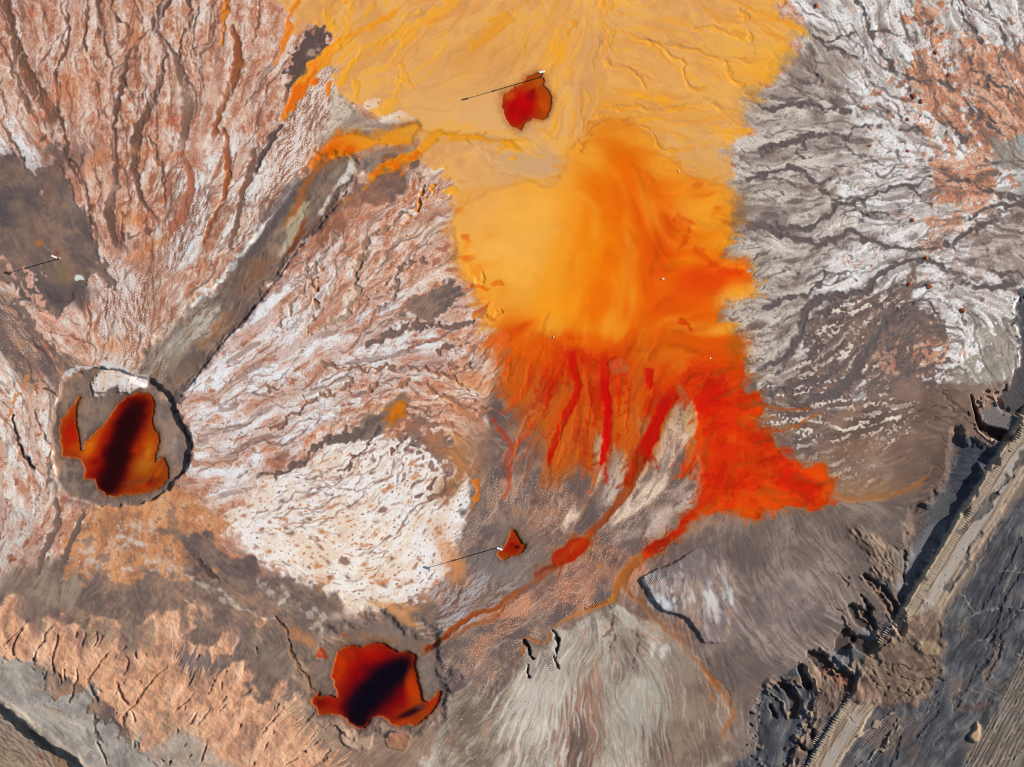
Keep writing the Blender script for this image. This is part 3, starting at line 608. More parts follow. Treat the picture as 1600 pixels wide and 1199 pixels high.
area([(548,245),(562,270),(535,288),(515,308),(505,335),(500,330),(518,300),(535,272)], 'salt', amp=2.5, soft=2.5, nz='f', tint=(.97,.95,.92), op=.9)
area([(558,250),(590,235),(640,228),(650,238),(628,246),(600,258),(576,272)], col=(142,122,112), amp=2.5, soft=3, op=.95)
area([(575,282),(622,258),(650,256),(648,275),(632,292),(602,312),(562,332),(525,370),(490,395),(462,405),(500,350),(530,315)], 'mud', amp=8, soft=6, nz='f', tint=(1.02,.9,.85), op=.92)
dab(545,340,40,(164,98,66),.6,ry=16,rot=-40,amp=.7); dab(505,375,30,(150,98,76),.5,ry=12,rot=-45,amp=.7); dab(540,312,14,(196,124,60),.6,ry=5,rot=-20)
line([(560,305),(520,345),(480,385),(450,425)], [4,6,6,3], (176,112,84), amp=2, op=.6)
# dark patch beside the orange channel
area([(443,118),(452,95),(470,66),(488,48),(504,44),(514,62),(508,82),(486,112),(462,142),(452,132),(455,118)], col=(92,72,68), amp=4, soft=2, nz='n', reg='ground'); dab(490,78,7,(176,146,126),.8,amp=.8,nz='n'); dab(449,110,3,(214,200,190),.8); dab(482,85,4,(190,160,140),.7)
chan([(440,195),(425,215),(405,250),(398,275)], [4,8,8,4], (92,74,70), dz=-.06)
# ---- channels of the middle crust -----------------------------------------
for p, w, c in [
 ([(655,270),(662,300),(652,320),(640,330),(618,345),(590,365),(572,380),(565,400),(555,430),(560,455)], [5,7,5,4,5,5,6,10,12,8], (148,116,94)),
 ([(560,400),(557,440),(548,475),(535,495),(505,510),(480,520)], [8,12,12,9,6,4], (168,140,118)),
 ([(640,335),(632,365),(640,370)], [4,3,2], (184,104,44)), ([(665,290),(660,310),(648,325),(640,332)], [5,6,5,3], (206,118,28)),
 ([(680,285),(676,300)], [3,2], (226,140,34)), ([(672,405),(640,410),(622,425),(615,445),(598,462)], [4,6,6,5,3], (132,102,88)), ([(622,425),(622,445),(610,470),(590,485)], [5,6,5,3], (150,120,102)),
 ([(620,420),(590,455),(560,478)], [2,3,2], (150,118,98)), ([(760,495),(735,505),(700,512),(660,508),(625,515),(605,525),(580,540),(560,550)], [3,7,9,8,10,12,8,4], (118,94,86)),
 ([(735,535),(700,540),(680,550)], [4,6,3], (122,96,84)), ([(755,495),(770,490),(782,482)], [4,5,6], (206,70,16)), ([(735,452),(745,445),(758,432)], [3,6,8], (212,84,20)),
 ([(780,640),(752,640),(728,635),(700,628),(670,605),(640,600),(600,602),(560,608),(540,615)], [4,6,7,5,4,4,4,4,3], (160,110,84)),
 ([(755,575),(700,572),(640,575),(600,575),(560,580),(525,574),(505,572)], [2,4,5,6,6,5,3], (140,106,88)), ([(548,588),(538,605),(510,620),(480,625),(472,615)], [8,8,6,4,2], (144,112,94)),
 ([(480,628),(455,645),(435,665),(415,672)], [3,6,5,3], (130,92,80)), ([(445,605),(420,605),(400,612)], [3,5,7], (140,110,94)),
 ([(400,742),(430,742),(455,732),(475,720),(485,705),(505,692),(530,686),(555,678),(575,668)], [5,8,10,9,9,10,16,22,20], (106,90,84)),
 ([(600,662),(580,685),(565,708),(545,728),(520,745)], [8,6,5,4,2], (120,92,82)), ([(640,680),(615,700),(605,720)], [3,4,2], (120,92,82)), ([(690,745),(670,762),(640,785)], [4,4,2], (124,94,82)),
 ([(660,575),(690,585),(720,600),(745,620)], [3,6,6,3], (150,104,82)), ([(530,360),(500,400),(480,440),(455,480),(430,520)], [3,4,5,4,2], (160,128,108)), ([(470,400),(490,460),(492,490),(475,520)], [2,4,4,2], (150,124,108)), ([(500,410),(490,450),(495,475)], [2,3,2], (172,110,76))]:
    line(p, w, c, amp=1.6, soft=1.6, dz=-.05, warp=3, fade=(.04, .06), rim=LIP if w[0] % 2 else None)
area([(632,485),(645,465),(672,452),(695,445),(715,452),(720,462),(700,480),(685,498),(655,505),(640,500)], 'mud', amp=6, soft=3, nz='f', amp2=2, op=.95)
area([(610,625),(632,615),(640,622),(630,640),(615,662),(590,680),(560,692),(555,680),(575,660),(595,650)], 'mud', amp=4, soft=3, nz='f', op=.9)
area([(640,640),(690,680),(720,690),(740,730),(715,745),(690,730),(660,700),(630,690),(620,670)], 'mud', amp=9, soft=4, nz='n', amp2=4, op=.8, tint=(1.05,.92,.86))
for (x, y, r, ry, a, c, o) in [(715,690,30,18,30,(206,138,84),.8),(720,725,30,14,50,(190,122,66),.75),(700,770,20,14,0,(176,120,86),.6),(740,700,26,30,0,(150,112,86),.7),(705,755,14,10,30,(150,98,50),.8),(710,640,20,8,40,(206,130,80),.6),(730,600,24,10,30,(206,140,90),.6),(425,725,18,12,10,(150,84,58),.7),(450,715,14,10,0,(130,86,72),.6),(415,705,10,8,0,(188,104,58),.7),(690,570,20,12,0,(160,104,84),.5),(720,890,14,20,0,(204,134,80),.75),(600,945,24,7,0,(206,142,88),.8),(640,950,20,8,10,(210,146,90),.8),(622,960,10,10,0,(214,150,92),.7),(530,960,16,8,0,(220,206,196),.6),(700,870,12,22,0,(206,138,90),.6),(690,830,14,20,0,(208,160,126),.5),(500,905,14,7,20,(206,144,100),.6)]:
    dab(x, y, r, c, o, ry=ry, rot=a, amp=.6, nz='f')
line([(668,778),(690,772),(710,760)], [3,6,4], (128,98,84), amp=2); chan([(745,755),(742,775),(736,800)], [8,6,3], (206,112,28), dz=-.02)
for k in range(120):                                   # dark and rust flecks on the white crust
    x, y = rng.uniform(370, 720), rng.uniform(700, 945)
    if sample(REG.astype(F32), np.array([x]), np.array([y]))[0] != 1: continue
    i, j = int((x-PX0)/STEP), int((y-PY0)/STEP); r = rng.uniform(1.6, 3.6)
    dab(x, y, r*rng.uniform(1.2, 2.6), [(120,82,68),(186,112,68),(150,92,66)][k % 3], .75, ry=r, rot=np.degrees(np.arctan2(DY[j, i], DX[j, i])), amp=.8, nz='n')
# ---- orange basin: currents and stain -------------------------------------
wm = (REG == REGIONS.index('ochre_flat')).astype(F32)
def soft(A, n=2):
    for _ in range(n): A = (A+np.roll(A, 1, 0)+np.roll(A, -1, 0)+np.roll(A, 1, 1)+np.roll(A, -1, 1))/5
    return A
wm = soft(wm, 3)
for (x, y, r, ry, a, c, o) in [(560,60,80,50,0,(220,156,78),.5),(660,80,70,50,-35,(218,156,86),.6),(690,120,60,30,-40,(220,164,98),.6),(700,180,60,40,0,(222,168,104),.8),(690,150,50,30,0,(216,158,92),.5),(760,190,50,40,0,(220,168,104),.8),(830,250,60,34,15,(204,160,112),.85),(790,230,50,14,20,(198,152,108),.5),(735,290,50,26,10,(220,164,94),.8),(740,100,60,30,-40,(214,148,74),.5),(760,55,50,22,-40,(212,142,54),.6),(820,60,60,40,0,(218,154,72),.6),(870,80,30,50,20,(228,160,58),.5),(900,50,24,60,0,(222,160,88),.6),(1000,60,80,40,10,(221,158,78),.6),(1000,110,80,30,15,(222,160,84),.6),(1100,150,60,40,20,(228,166,78),.7),(1150,80,50,50,0,(228,164,66),.7),(1200,40,50,60,0,(232,168,70),.8),(1190,110,40,30,0,(238,166,42),.8),(1100,210,50,30,10,(212,158,92),.6),(1110,260,50,18,5,(206,150,88),.7),(1050,180,60,30,5,(222,154,64),.6),(980,160,60,40,0,(222,148,54),.6),(920,110,14,60,0,(208,152,94),.6),(905,150,10,40,10,(200,144,90),.5)]:
    dab(x, y, r, c, o, ry=ry, rot=a, amp=.5, nz='L', mask=wm)
def cur(pts, w, c, o=.8, **k):
    k.setdefault('amp', 2.5); k.setdefault('nz', 'l'); k.setdefault('soft', 2.5); k.setdefault('warp', 2); k.setdefault('fade', (.06, .12)); k.setdefault('dz', -.012)
    line(pts, w, c, op=o, **k)
YO = (236,160,30); DO = (228,112,14); OC = (198,140,84)
cur([(725,-10),(690,18),(650,40),(632,65),(622,95)], [16,18,16,10,5], (234,158,40)); cur([(800,20),(770,45),(745,65),(735,80)], [16,20,14,6], (226,146,34), .75); cur([(650,-5),(600,30),(560,50),(528,70),(508,92),(488,112),(470,136),(452,164),(440,188)], [5,7,10,14,20,22,18,15,7], (232,148,30), 1.0, amp=1.5, fade=(.1,.03), wet=.5)
cur([(508,95),(488,115),(470,138),(452,164),(441,187)], [4,12,13,11,6], (222,98,8), .9, soft=4, fade=(.3,.05), wet=.6)
cur([(466,-10),(455,30),(445,55),(438,80),(426,110)], [6,6,7,8,3], (226,120,20), .95, amp=1, wet=.4); cur([(508,-5),(506,28),(498,38),(490,52)], [5,6,5,3], YO, .85); cur([(506,30),(520,42),(532,52)], [4,5,3], YO, .8); cur([(550,-5),(545,25),(538,50)], [5,6,3], YO, .75)
cur([(562,88),(545,105),(535,115),(527,140)], [4,6,10,5], YO, .95); cur([(516,128),(514,140),(509,158)], [9,7,3], DO, .9); cur([(550,118),(556,140),(554,165)], [8,14,8], (230,160,40), .9); cur([(618,100),(622,135),(617,155),(605,168),(590,178)], [4,6,10,14,8], (232,164,50), .9); cur([(622,95),(640,130),(652,148)], [6,5,3], YO, .6); cur([(655,30),(600,62),(560,88),(540,105)], [4,6,6,3], YO, .7); cur([(560,25),(590,5)], [3,6], YO, .6)
cur([(575,45),(545,62),(520,85)], [4,6,3], (236,168,46), .7); cur([(660,15),(640,30),(600,45)], [4,8,4], (236,168,46), .7)
area([(648,196),(652,206),(646,224),(618,226),(580,232),(545,243),(534,241),(500,258),(484,266),(488,254),(512,226),(540,209),(582,214),(612,204),(632,196)], col=(228,142,30), amp=2, soft=3, nz='f', reg='orange_water', wet=.9, relc=.15, dz=-.05, edge=4)
dab(520,232,24,(222,98,8),.9,ry=11,rot=-35); dab(545,234,12,(216,76,4),.8,ry=7,rot=-20); dab(497,252,16,(206,84,10),.8,ry=6,rot=-45); dab(600,212,40,(222,146,40),.6,ry=8,rot=-8); dab(640,205,18,(214,150,56),.7)
dab(636,194,14,(120,84,66),.7,ry=4,rot=-15); dab(560,206,22,(126,98,84),.6,ry=4,rot=5)
cur([(830,238),(790,226),(750,220),(715,213),(690,212),(670,224),(650,240),(625,250),(600,263),(574,279)], [5,8,10,12,12,12,15,16,13,4], (230,150,34), .95, amp=1.5, fade=(.1,.02), wet=.7, reg='orange_water', relc=.15)
cur([(660,236),(630,248),(602,262),(578,277)], [5,12,10,4], (220,102,10), .9, soft=4, wet=.7); cur([(780,225),(800,232),(808,242),(795,256)], [4,6,7,5], (232,156,34), .8)
cur([(770,250),(745,232),(720,222)], [10,8,4], (220,168,104), .5)
cur([(690,300),(706,300),(720,304),(735,312)], [4,7,6,4], YO, .8); cur([(690,280),(700,262)], [4,3], YO, .6)
# stream from the north and branching rills
cur([(950,-10),(948,30),(955,50),(945,75),(930,95),(925,115),(915,130),(918,160),(926,185)], [8,10,12,8,8,5,4,4,3], (226,156,56), .7); cur([(935,55),(932,80),(924,105),(912,130)], [3,4,5,3], (176,124,78), .6); cur([(895,30),(892,45),(883,60)], [3,4,3], (222,138,26), .7)
for p, w in [([(962,48),(985,55),(1010,62),(1040,68),(1075,75),(1110,88),(1150,90),(1195,100)], [3,4,4,4,4,3,3,2]), ([(965,50),(1000,58),(1030,72),(1062,92),(1072,120),(1085,135),(1110,142)], [3,3,4,5,5,4,2]), ([(945,92),(970,105),(1000,118),(1010,140)], [3,4,4,2]), ([(920,180),(950,172),(985,165),(1020,170),(1060,168),(1090,158),(1120,165),(1150,175)], [3,4,5,4,4,4,3,2]), ([(1080,45),(1110,40),(1140,50),(1165,58)], [2,3,3,2]), ([(1130,90),(1145,120),(1165,140),(1180,155)], [2,3,4,3]), ([(1000,190),(1020,210),(1030,230),(1060,240)], [3,5,4,2]), ([(1150,10),(1165,25),(1172,55),(1180,90)], [3,4,4,2])]:
    cur(p, w, (190,128,70), .55, amp=1.2, soft=1.5); cur([(a+1, b+3.5) for a, b in p], w, (236,160,32), .55, amp=1.5, soft=1.8)
for (x, y, r, ry, a) in [(1000,150,24,5,12),(1035,155,20,5,10),(870,85,24,9,-60),(860,75,16,6,-60),(890,115,12,4,-60),(1180,155,14,4,10),(1150,205,20,5,5),(1170,203,12,3,-5),(1200,118,20,12,-20),(1240,42,22,5,30),(1225,78,10,5,-40),(1140,215,8,4,0),(1145,350,14,5,0),(1120,200,8,4,0)]:
    dab(x, y, r, (240,160,24), .75, ry=ry, rot=a, amp=.7, nz='l')
# the orange plume
def bell(pts, col, amp, softn, nz='L', op=1.0, **k): return area(pts, col=col, amp=amp, soft=softn, nz=nz, op=op, **k)
bell([(890,250),(930,190),(970,180),(1010,200),(1040,235),(1080,270),(1130,290),(1158,330),(1150,360),(1138,385),(1165,405),(1178,440),(1160,460),(1130,470),(1140,515),(1160,535),(1165,575),(1100,585),(1000,575),(900,566),(820,556),(780,536),(750,480),(725,420),(705,350),(712,310),(760,290),(820,290),(870,290)], (232,152,44), 8, 22, reg='orange_water', wet=.85, relc=.25, dz=-.015, edge=20)
pl = soft((REG == REGIONS.index('orange_water')).astype(F32), 3)
for (x, y, r, ry, a, c, o) in [
 (780,340,70,50,0,(238,170,76),.95),(800,400,50,50,0,(239,172,72),.95),(735,340,34,40,0,(224,160,80),.7),(765,300,40,20,0,(222,164,92),.6),(840,330,44,60,20,(238,166,60),.8),
 (955,205,34,26,0,(224,136,40),.7),(960,245,40,40,0,(222,116,16),.9),(965,290,50,50,0,(226,106,6),.95),(950,340,44,50,15,(230,112,6),.95),(1000,350,60,70,0,(228,96,2),1.0),(925,410,44,70,12,(236,130,8),.95),(880,480,44,36,0,(240,146,20),.95),(862,420,20,60,14,(241,152,26),.9),(890,350,16,50,18,(238,146,34),.7),(945,470,46,70,0,(234,114,6),.95),(1010,470,56,70,0,(229,96,2),.95),(1075,430,44,60,0,(226,84,0),.9),(1040,340,40,30,0,(222,80,2),.85),(1030,400,26,60,0,(222,76,0),.8),
 (1090,300,50,26,10,(234,132,24),.85),(1120,335,34,24,0,(238,148,30),.95),(1090,275,40,14,25,(230,142,44),.8),(1110,372,40,18,0,(234,122,14),.85),(1135,380,24,12,0,(238,148,30),.9),(1120,432,50,22,-8,(222,66,0),.95),(1155,430,26,20,0,(226,80,2),.95),(1085,405,40,8,-10,(236,126,12),.75),(1105,490,40,26,0,(228,88,4),.9),(1130,560,40,34,0,(218,70,2),.95),(1060,540,50,36,0,(206,78,6),.95),(1000,548,50,16,0,(190,76,8),.85),(1040,530,30,20,0,(212,88,6),.6),
 (790,385,62,62,0,(239,172,78),.95),(760,320,50,34,0,(230,165,82),.85),(815,335,40,50,25,(239,170,68),.9),(815,430,30,30,0,(240,168,60),.9),(780,485,26,30,30,(238,152,50),.85),(822,512,34,20,20,(236,138,26),.85),(800,525,30,20,0,(226,104,14),.7),(860,548,60,14,5,(216,74,0),.9),(900,530,40,10,0,(228,96,4),.6),(780,545,24,26,30,(208,96,24),.7)]:
    dab(x, y, r, c, o, ry=ry, rot=a, amp=.45, nz='L', mask=pl)
for k in range(46):                                    # hair-like fingers on both shores
    if k < 20:
        t = (k+rng.random())/20; x = 720+70*t+rng.uniform(-8, 8); y = 330+220*t; L_ = rng.uniform(14, 40); a = np.deg2rad(rng.uniform(155, 215))
    else:
        t = (k-20+rng.random())/26; x = 1040+90*min(1, t*1.6)+rng.uniform(-10, 10); y = 250+160*t; L_ = rng.uniform(20, 60); a = np.deg2rad(rng.uniform(-15, 18))
    c = [(226,110,16),(234,134,24),(238,158,40),(206,84,14)][k % 4]
    cur([(x, y), (x+L_*.5*np.cos(a), y+L_*.5*np.sin(a)+rng.uniform(-3, 3)), (x+L_*np.cos(a), y+L_*np.sin(a))], [5,4,1.5], c, .5, soft=2.5, fade=(.25, .4), dz=0)
cur([(925,185),(918,215),(905,240),(900,260)], [3,4,4,2], (196,110,30), .6)
cur([(1050,340),(1075,355),(1062,395)], [6,8,4], (196,54,0), .5, soft=6); cur([(1080,385),(1120,420),(1165,425)], [6,12,8], (212,52,0), .5, soft=6); cur([(1060,495),(1075,510),(1082,520)], [3,5,3], (196,40,0), .6)
cur([(770,470),(752,482),(740,495)], [7,6,3], (206,74,10), .8); cur([(790,440),(762,445),(740,452)], [9,7,3], (222,104,16), .7); cur([(800,520),(778,560),(780,590)], [8,7,3], (206,66,10), .8); cur([(812,540),(800,570),(790,588)], [7,5,3], (212,76,6), .7)
area([(775,540),(900,560),(1060,590),(1070,640),(1050,700),(1010,740),(980,720),(930,750),(890,735),(862,745),(845,690),(815,650),(790,610)], col=(196,84,14), amp=12, soft=30, nz='L', op=.94, reg='orange_water', wet=.5, relc=.45); dab(880,690,30,(196,98,40),.6,ry=20,amp=.6,nz='L'); dab(905,650,30,(210,90,16),.6,ry=34,amp=.6,nz='L'); dab(840,620,24,(198,106,50),.5,amp=.6,nz='L'); dab(975,640,26,(212,98,22),.7,ry=40,amp=.6,nz='L'); dab(1000,700,20,(200,96,30),.6,ry=34,amp=.6,nz='L')
rills(70, (780, 530, 1070, 740), ['ochre_flat', 'orange_water', 'mud_flat'], (40, 130), (3, 9), [(212, 70, 4), (196, 40, 2), (206, 96, 24), (176, 84, 34)], .55, -.01, soft=3.0, wob=.08)
for (x, y, r, ry, c, o) in [(820,545,36,22,(216,92,10),.8),(870,558,44,26,(208,58,2),.9),(915,560,34,22,(196,40,0),.85),(965,575,36,34,(208,56,2),.8),(1005,590,34,26,(204,70,6),.7),(1050,590,34,30,(208,58,2),.85),(1090,570,36,24,(216,72,2),.9)]: dab(x, y, r, c, o, ry=ry, amp=.9, nz='L')
area([(1156,228),(1154,262),(1161,300),(1168,324),(1152,346),(1146,372),(1134,396),(1146,404),(1170,404),(1180,424),(1183,442),(1168,464),(1134,473),(1127,484),(1132,502),(1146,516),(1168,533),(1158,556),(1172,580),(1240,590),(1250,400),(1230,228)], 'beige', amp=4, soft=2.2, nz='n', reg='grey_crust', amp2=4, nz2='l')
rills(40, (1120, 230, 1260, 590), ['grey_crust'], (20, 90), (1.2, 4.0), [(94, 84, 82), (112, 98, 92)], .8, -.02)
# red water to the south and east
bell([(1062,585),(1085,560),(1120,548),(1155,560),(1166,580),(1156,602),(1182,616),(1192,640),(1174,660),(1198,682),(1218,702),(1252,724),(1282,730),(1300,764),(1286,795),(1240,788),(1202,800),(1186,816),(1160,804),(1128,798),(1100,812),(1072,834),(1040,852),(1010,872),(1003,862),(1040,834),(1078,800),(1094,772),(1088,740),(1098,710),(1092,680),(1082,640),(1070,610)], (214,60,2), 4, 5, nz='f', reg='orange_water', wet=.9, relc=.15, dz=-.015, edge=10)
for (x, y, r, ry, c, o) in [(850,548,50,16,(222,92,8),.9),(920,545,50,16,(224,88,4),.9),(990,565,50,18,(206,84,8),.9),(1050,560,46,20,(210,84,6),.9),(1110,550,40,20,(222,82,2),.9),(1150,550,24,20,(218,78,2),.8),(900,532,60,10,(230,104,4),.9),(1060,535,60,12,(216,88,4),.9),(1140,530,30,12,(222,82,2),.9)]: dab(x, y, r, c, o, ry=ry, amp=.5, nz='L')
rw = soft((REG == REGIONS.index('orange_water')).astype(F32), 4)
for (x, y, r, ry, a, c, o) in [(880,565,44,26,0,(206,56,0),.9),(850,560,26,24,0,(212,82,6),.7),(910,560,30,20,0,(192,36,0),.7),(960,590,14,40,0,(212,54,2),.6),(1000,600,40,24,0,(206,84,14),.8),(1070,610,44,34,0,(214,62,2),.8),(1110,640,26,40,20,(204,14,0),.95),(1100,610,20,26,0,(200,30,0),.6),(1140,660,40,30,0,(214,40,0),.9),(1170,640,30,24,0,(220,60,2),.8),(1150,700,40,30,0,(218,52,0),.9),(1130,740,40,40,0,(206,40,0),.8),(1180,720,30,20,0,(188,48,6),.6),(1170,760,50,26,0,(222,50,2),.9),(1200,740,40,20,20,(190,60,10),.5),(1235,750,30,24,0,(226,42,0),.9),(1265,760,34,20,20,(228,40,0),.95),(1290,765,14,14,0,(196,70,10),.7),(1100,790,40,18,-30,(196,44,0),.85),(1060,825,40,14,-30,(178,36,2),.9),(1030,850,24,10,-30,(150,30,8),.8),(1180,800,30,10,0,(212,84,8),.8),(1170,600,14,10,0,(150,90,30),.6),(1150,540,12,30,10,(160,96,24),.6),(1185,655,20,5,0,(170,92,26),.6)]:
    dab(x, y, r, c, o, ry=ry, rot=a, amp=.4, nz='F', mask=rw)
RED = (200,14,0)

# pale rippled bars between the fingers
for p, tint in [([(1064,612),(1078,645),(1076,680),(1062,718),(1045,750),(1010,785),(972,806),(955,815),(972,785),(1000,745),(1022,705),(1040,670),(1050,640)], (1.12,1.06,1.0)), ([(998,660),(1015,640),(1024,628),(1020,660),(1005,680)], (1.15,1.05,.96)), ([(938,675),(944,735),(930,775),(910,805),(896,830),(880,830),(905,790),(925,745)], (1.15,1.08,1.02)), ([(955,690),(975,720),(978,750),(950,790),(925,810),(920,790),(940,760)], (1.0,.95,.93)), ([(1090,720),(1098,760),(1070,800),(1030,830),(985,850),(960,845),(1000,815),(1050,770)], (.98,.92,.9)), ([(1066,590),(1075,610),(1080,660),(1068,650)], (1.0,.85,.65))]:
    area(p, 'beige', amp=5, soft=6, nz='L', tint=tint, reg='silt_fan', wet=0, dz=.03, edge=6, op=.88)
def fing(p, w, c, **k):
    k.setdefault('soft', 2.2); k.setdefault('amp', .5); k.setdefault('wet', .9); k.setdefault('reg', 'orange_water'); k.setdefault('warp', 1.0); k.setdefault('dz', -.02); k.setdefault('fade', (.08, .1))
    line(p, w, c, relc=.15, **k)
fing([(890,545),(898,580),(903,610),(888,640),(872,680),(861,710),(857,738)], [16,13,12,13,11,9,5], (196,26,0)); fing([(884,570),(868,590),(857,620),(853,645)], [12,9,7,4], (198,50,6), op=.85)
for x0, y0, x1, y1, w0, c in [(865,560,838,640,6,(204,70,10)),(830,560,812,630,5,(206,84,16)),(915,560,925,650,7,(206,66,6)),(925,600,915,690,4,(196,60,14)),(968,575,964,660,8,(206,52,2)),(985,580,978,690,6,(204,74,10)),(1030,585,1000,670,7,(204,54,4)),(905,620,888,700,4,(204,78,18)),(960,640,952,720,4,(200,80,24)),(1005,650,985,730,5,(196,80,20)),(880,640,868,720,4,(206,84,22)),(800,560,790,610,4,(206,88,20)),(1062,600,1048,640,8,(204,40,2)),(1095,690,1070,750,7,(208,70,16)),(1105,720,1078,790,6,(206,80,22))]:
    fing([(x0,y0),(x0*.55+x1*.45+rng.uniform(-3,3),y0*.5+y1*.5),(x1,y1)], [w0,w0*.8,1.5], c, op=.8, reg=None, fade=(.25,.2))
fing([(858,730),(858,750),(854,770)], [6,7,3], (170,84,34), op=.7, reg=None); fing([(885,690),(875,715),(865,740)], [7,6,3], (206,96,30), op=.7, reg=None); fing([(850,645),(830,645),(815,670),(805,705),(795,730)], [6,5,4,4,2], (196,110,56), op=.7, reg=None)
fing([(944,545),(945,600),(950,640),(948,680),(942,715),(932,745)], [14,14,15,13,10,5], RED); fing([(934,735),(928,755),(920,775)], [8,6,3], (200,90,24), op=.8, reg=None); fing([(920,775),(912,800),(905,815)], [6,4,2], (142,96,74), op=.7, reg=None)
fing([(1055,600),(1040,630),(1028,655),(1016,685),(1000,720),(990,745)], [20,20,20,22,20,14], (190,20,0), fade=(.2,.15)); fing([(1015,575),(1014,600),(1018,610)], [12,12,5], (206,26,0)); fing([(1000,690),(992,735),(980,765),(962,790),(940,815),(912,845),(885,868),(855,893),(825,914),(792,938),(765,955)], [22,20,16,13,12,12,11,10,8,6,4], (150,66,26), op=.92, reg='gully_bed'); fing([(995,700),(988,735),(975,762)], [8,16,8], (160,42,6), soft=5)
fing([(1085,690),(1070,730),(1062,745)], [12,12,5], (212,90,20), op=.7); fing([(1100,700),(1075,735),(1060,750)], [14,12,4], (214,60,10), op=.7)
area([(863,872),(880,852),(908,838),(922,848),(902,870),(880,886),(866,886)], col=(172,34,4), amp=1.5, soft=3, reg='orange_water', wet=.9, relc=.1); fing([(930,830),(915,845),(890,865)], [10,12,10], (190,70,14), op=.5); fing([(866,880),(850,890),(832,902)], [8,9,4], (128,40,18), op=.9); fing([(800,934),(770,952),(745,958),(725,970),(705,985),(690,1000),(672,1010),(648,1026)], [5,6,7,9,9,8,11,14], (150,70,28), op=.95, reg='gully_bed'); fing([(820,918),(790,945),(765,972),(735,978),(710,995)], [4,5,5,4,3], (160,92,50), op=.8, reg=None)
fing([(690,1000),(672,1012),(652,1024)], [6,6,8], (120,50,22), op=.8, reg=None); dab(935, 885, 3, (220,120,40), .9); dab(760,935,40,(128,108,94),.6,ry=12,rot=-30)
fing([(1010,868),(985,885),(970,905),(962,925),(958,940)], [14,14,12,11,8], (176,96,34), op=.85, reg='gully_bed'); fing([(1000,875),(982,890),(975,910),(985,930),(1000,945)], [10,12,9,7,5], (158,88,40), op=.8, reg=None); fing([(963,925),(958,938),(940,945),(915,955),(885,968),(860,985)], [10,10,6,5,4,4], (186,112,36), op=.8, reg=None, dz=-.02)
fing([(860,985),(857,1000),(845,1004),(822,998),(818,1015),(812,1030)], [3,4,4,3,4,4], (176,92,36), op=.8, reg=None, dz=-.02); fing([(985,925),(1005,945),(1020,965),(1035,980),(1060,1000),(1078,1025),(1100,1045),(1118,1065),(1130,1085)], [8,8,6,6,7,7,8,8,6], (142,88,48), op=.72, reg='gully_bed', dz=-.015); fing([(1100,1045),(1120,1075),(1138,1095),(1145,1115),(1138,1135),(1125,1160)], [4,7,8,9,10,4], (150,92,50), op=.7, reg=None, dz=-.012); fing([(1110,1050),(1108,1075),(1125,1110)], [3,4,3], (170,100,50), op=.6, reg=None); fing([(1120,1060),(1140,1085),(1142,1110)], [2,3,3], (96,62,46), op=.7, reg=None); dab(1010,920,26,(128,92,66),.6); dab(1045,985,40,(146,98,70),.5,ry=16,rot=30); dab(975,935,12,(110,92,84),.6)
fing([(1300,770),(1340,780),(1380,775),(1420,765),(1450,745),(1460,725)], [10,10,8,7,7,3], (162,96,40), op=.7, soft=4, reg=None, dz=-.02); dab(1340,760,50,(158,112,74),.5,ry=18,amp=.5); dab(1330,700,40,(150,112,84),.5,ry=16)
fing([(1170,625),(1195,635),(1230,640),(1275,640)], [7,7,6,3], (156,84,40), op=.8, reg=None); fing([(1180,670),(1215,672),(1250,662),(1290,643)], [8,7,6,3], (160,92,44), op=.8, reg=None); fing([(1165,650),(1190,655),(1215,650)], [4,4,2], (170,84,30), op=.7, reg=None)
for (x0, y0, x1, y1) in [(1180,690,1230,680),(1150,520,1170,512),(1145,500,1180,490),(1160,560,1190,566),(1170,590,1195,585)]: line([(x0,y0),((x0+x1)/2,(y0+y1)/2+2),(x1,y1)], [5,4,2], (110,80,52), amp=1.5, op=.7)
# ---- small stained hollows ------------------------------------------------
area([(608,655),(613,642),(620,629),(630,627),(632,640),(625,652),(612,663)], col=(198,118,30), amp=1.5, soft=2, wet=.8, relc=.1, reg='orange_water'); dab(622,642,6,(206,110,14),.8)
dab(800,890,50,(128,116,110),.8,ry=26); dab(770,875,30,(122,112,108),.7,ry=16); dab(800,830,30,(130,114,106),.7,ry=20); dab(840,860,20,(128,112,104),.6)
dab(836,160,34,(206,150,90),.5)
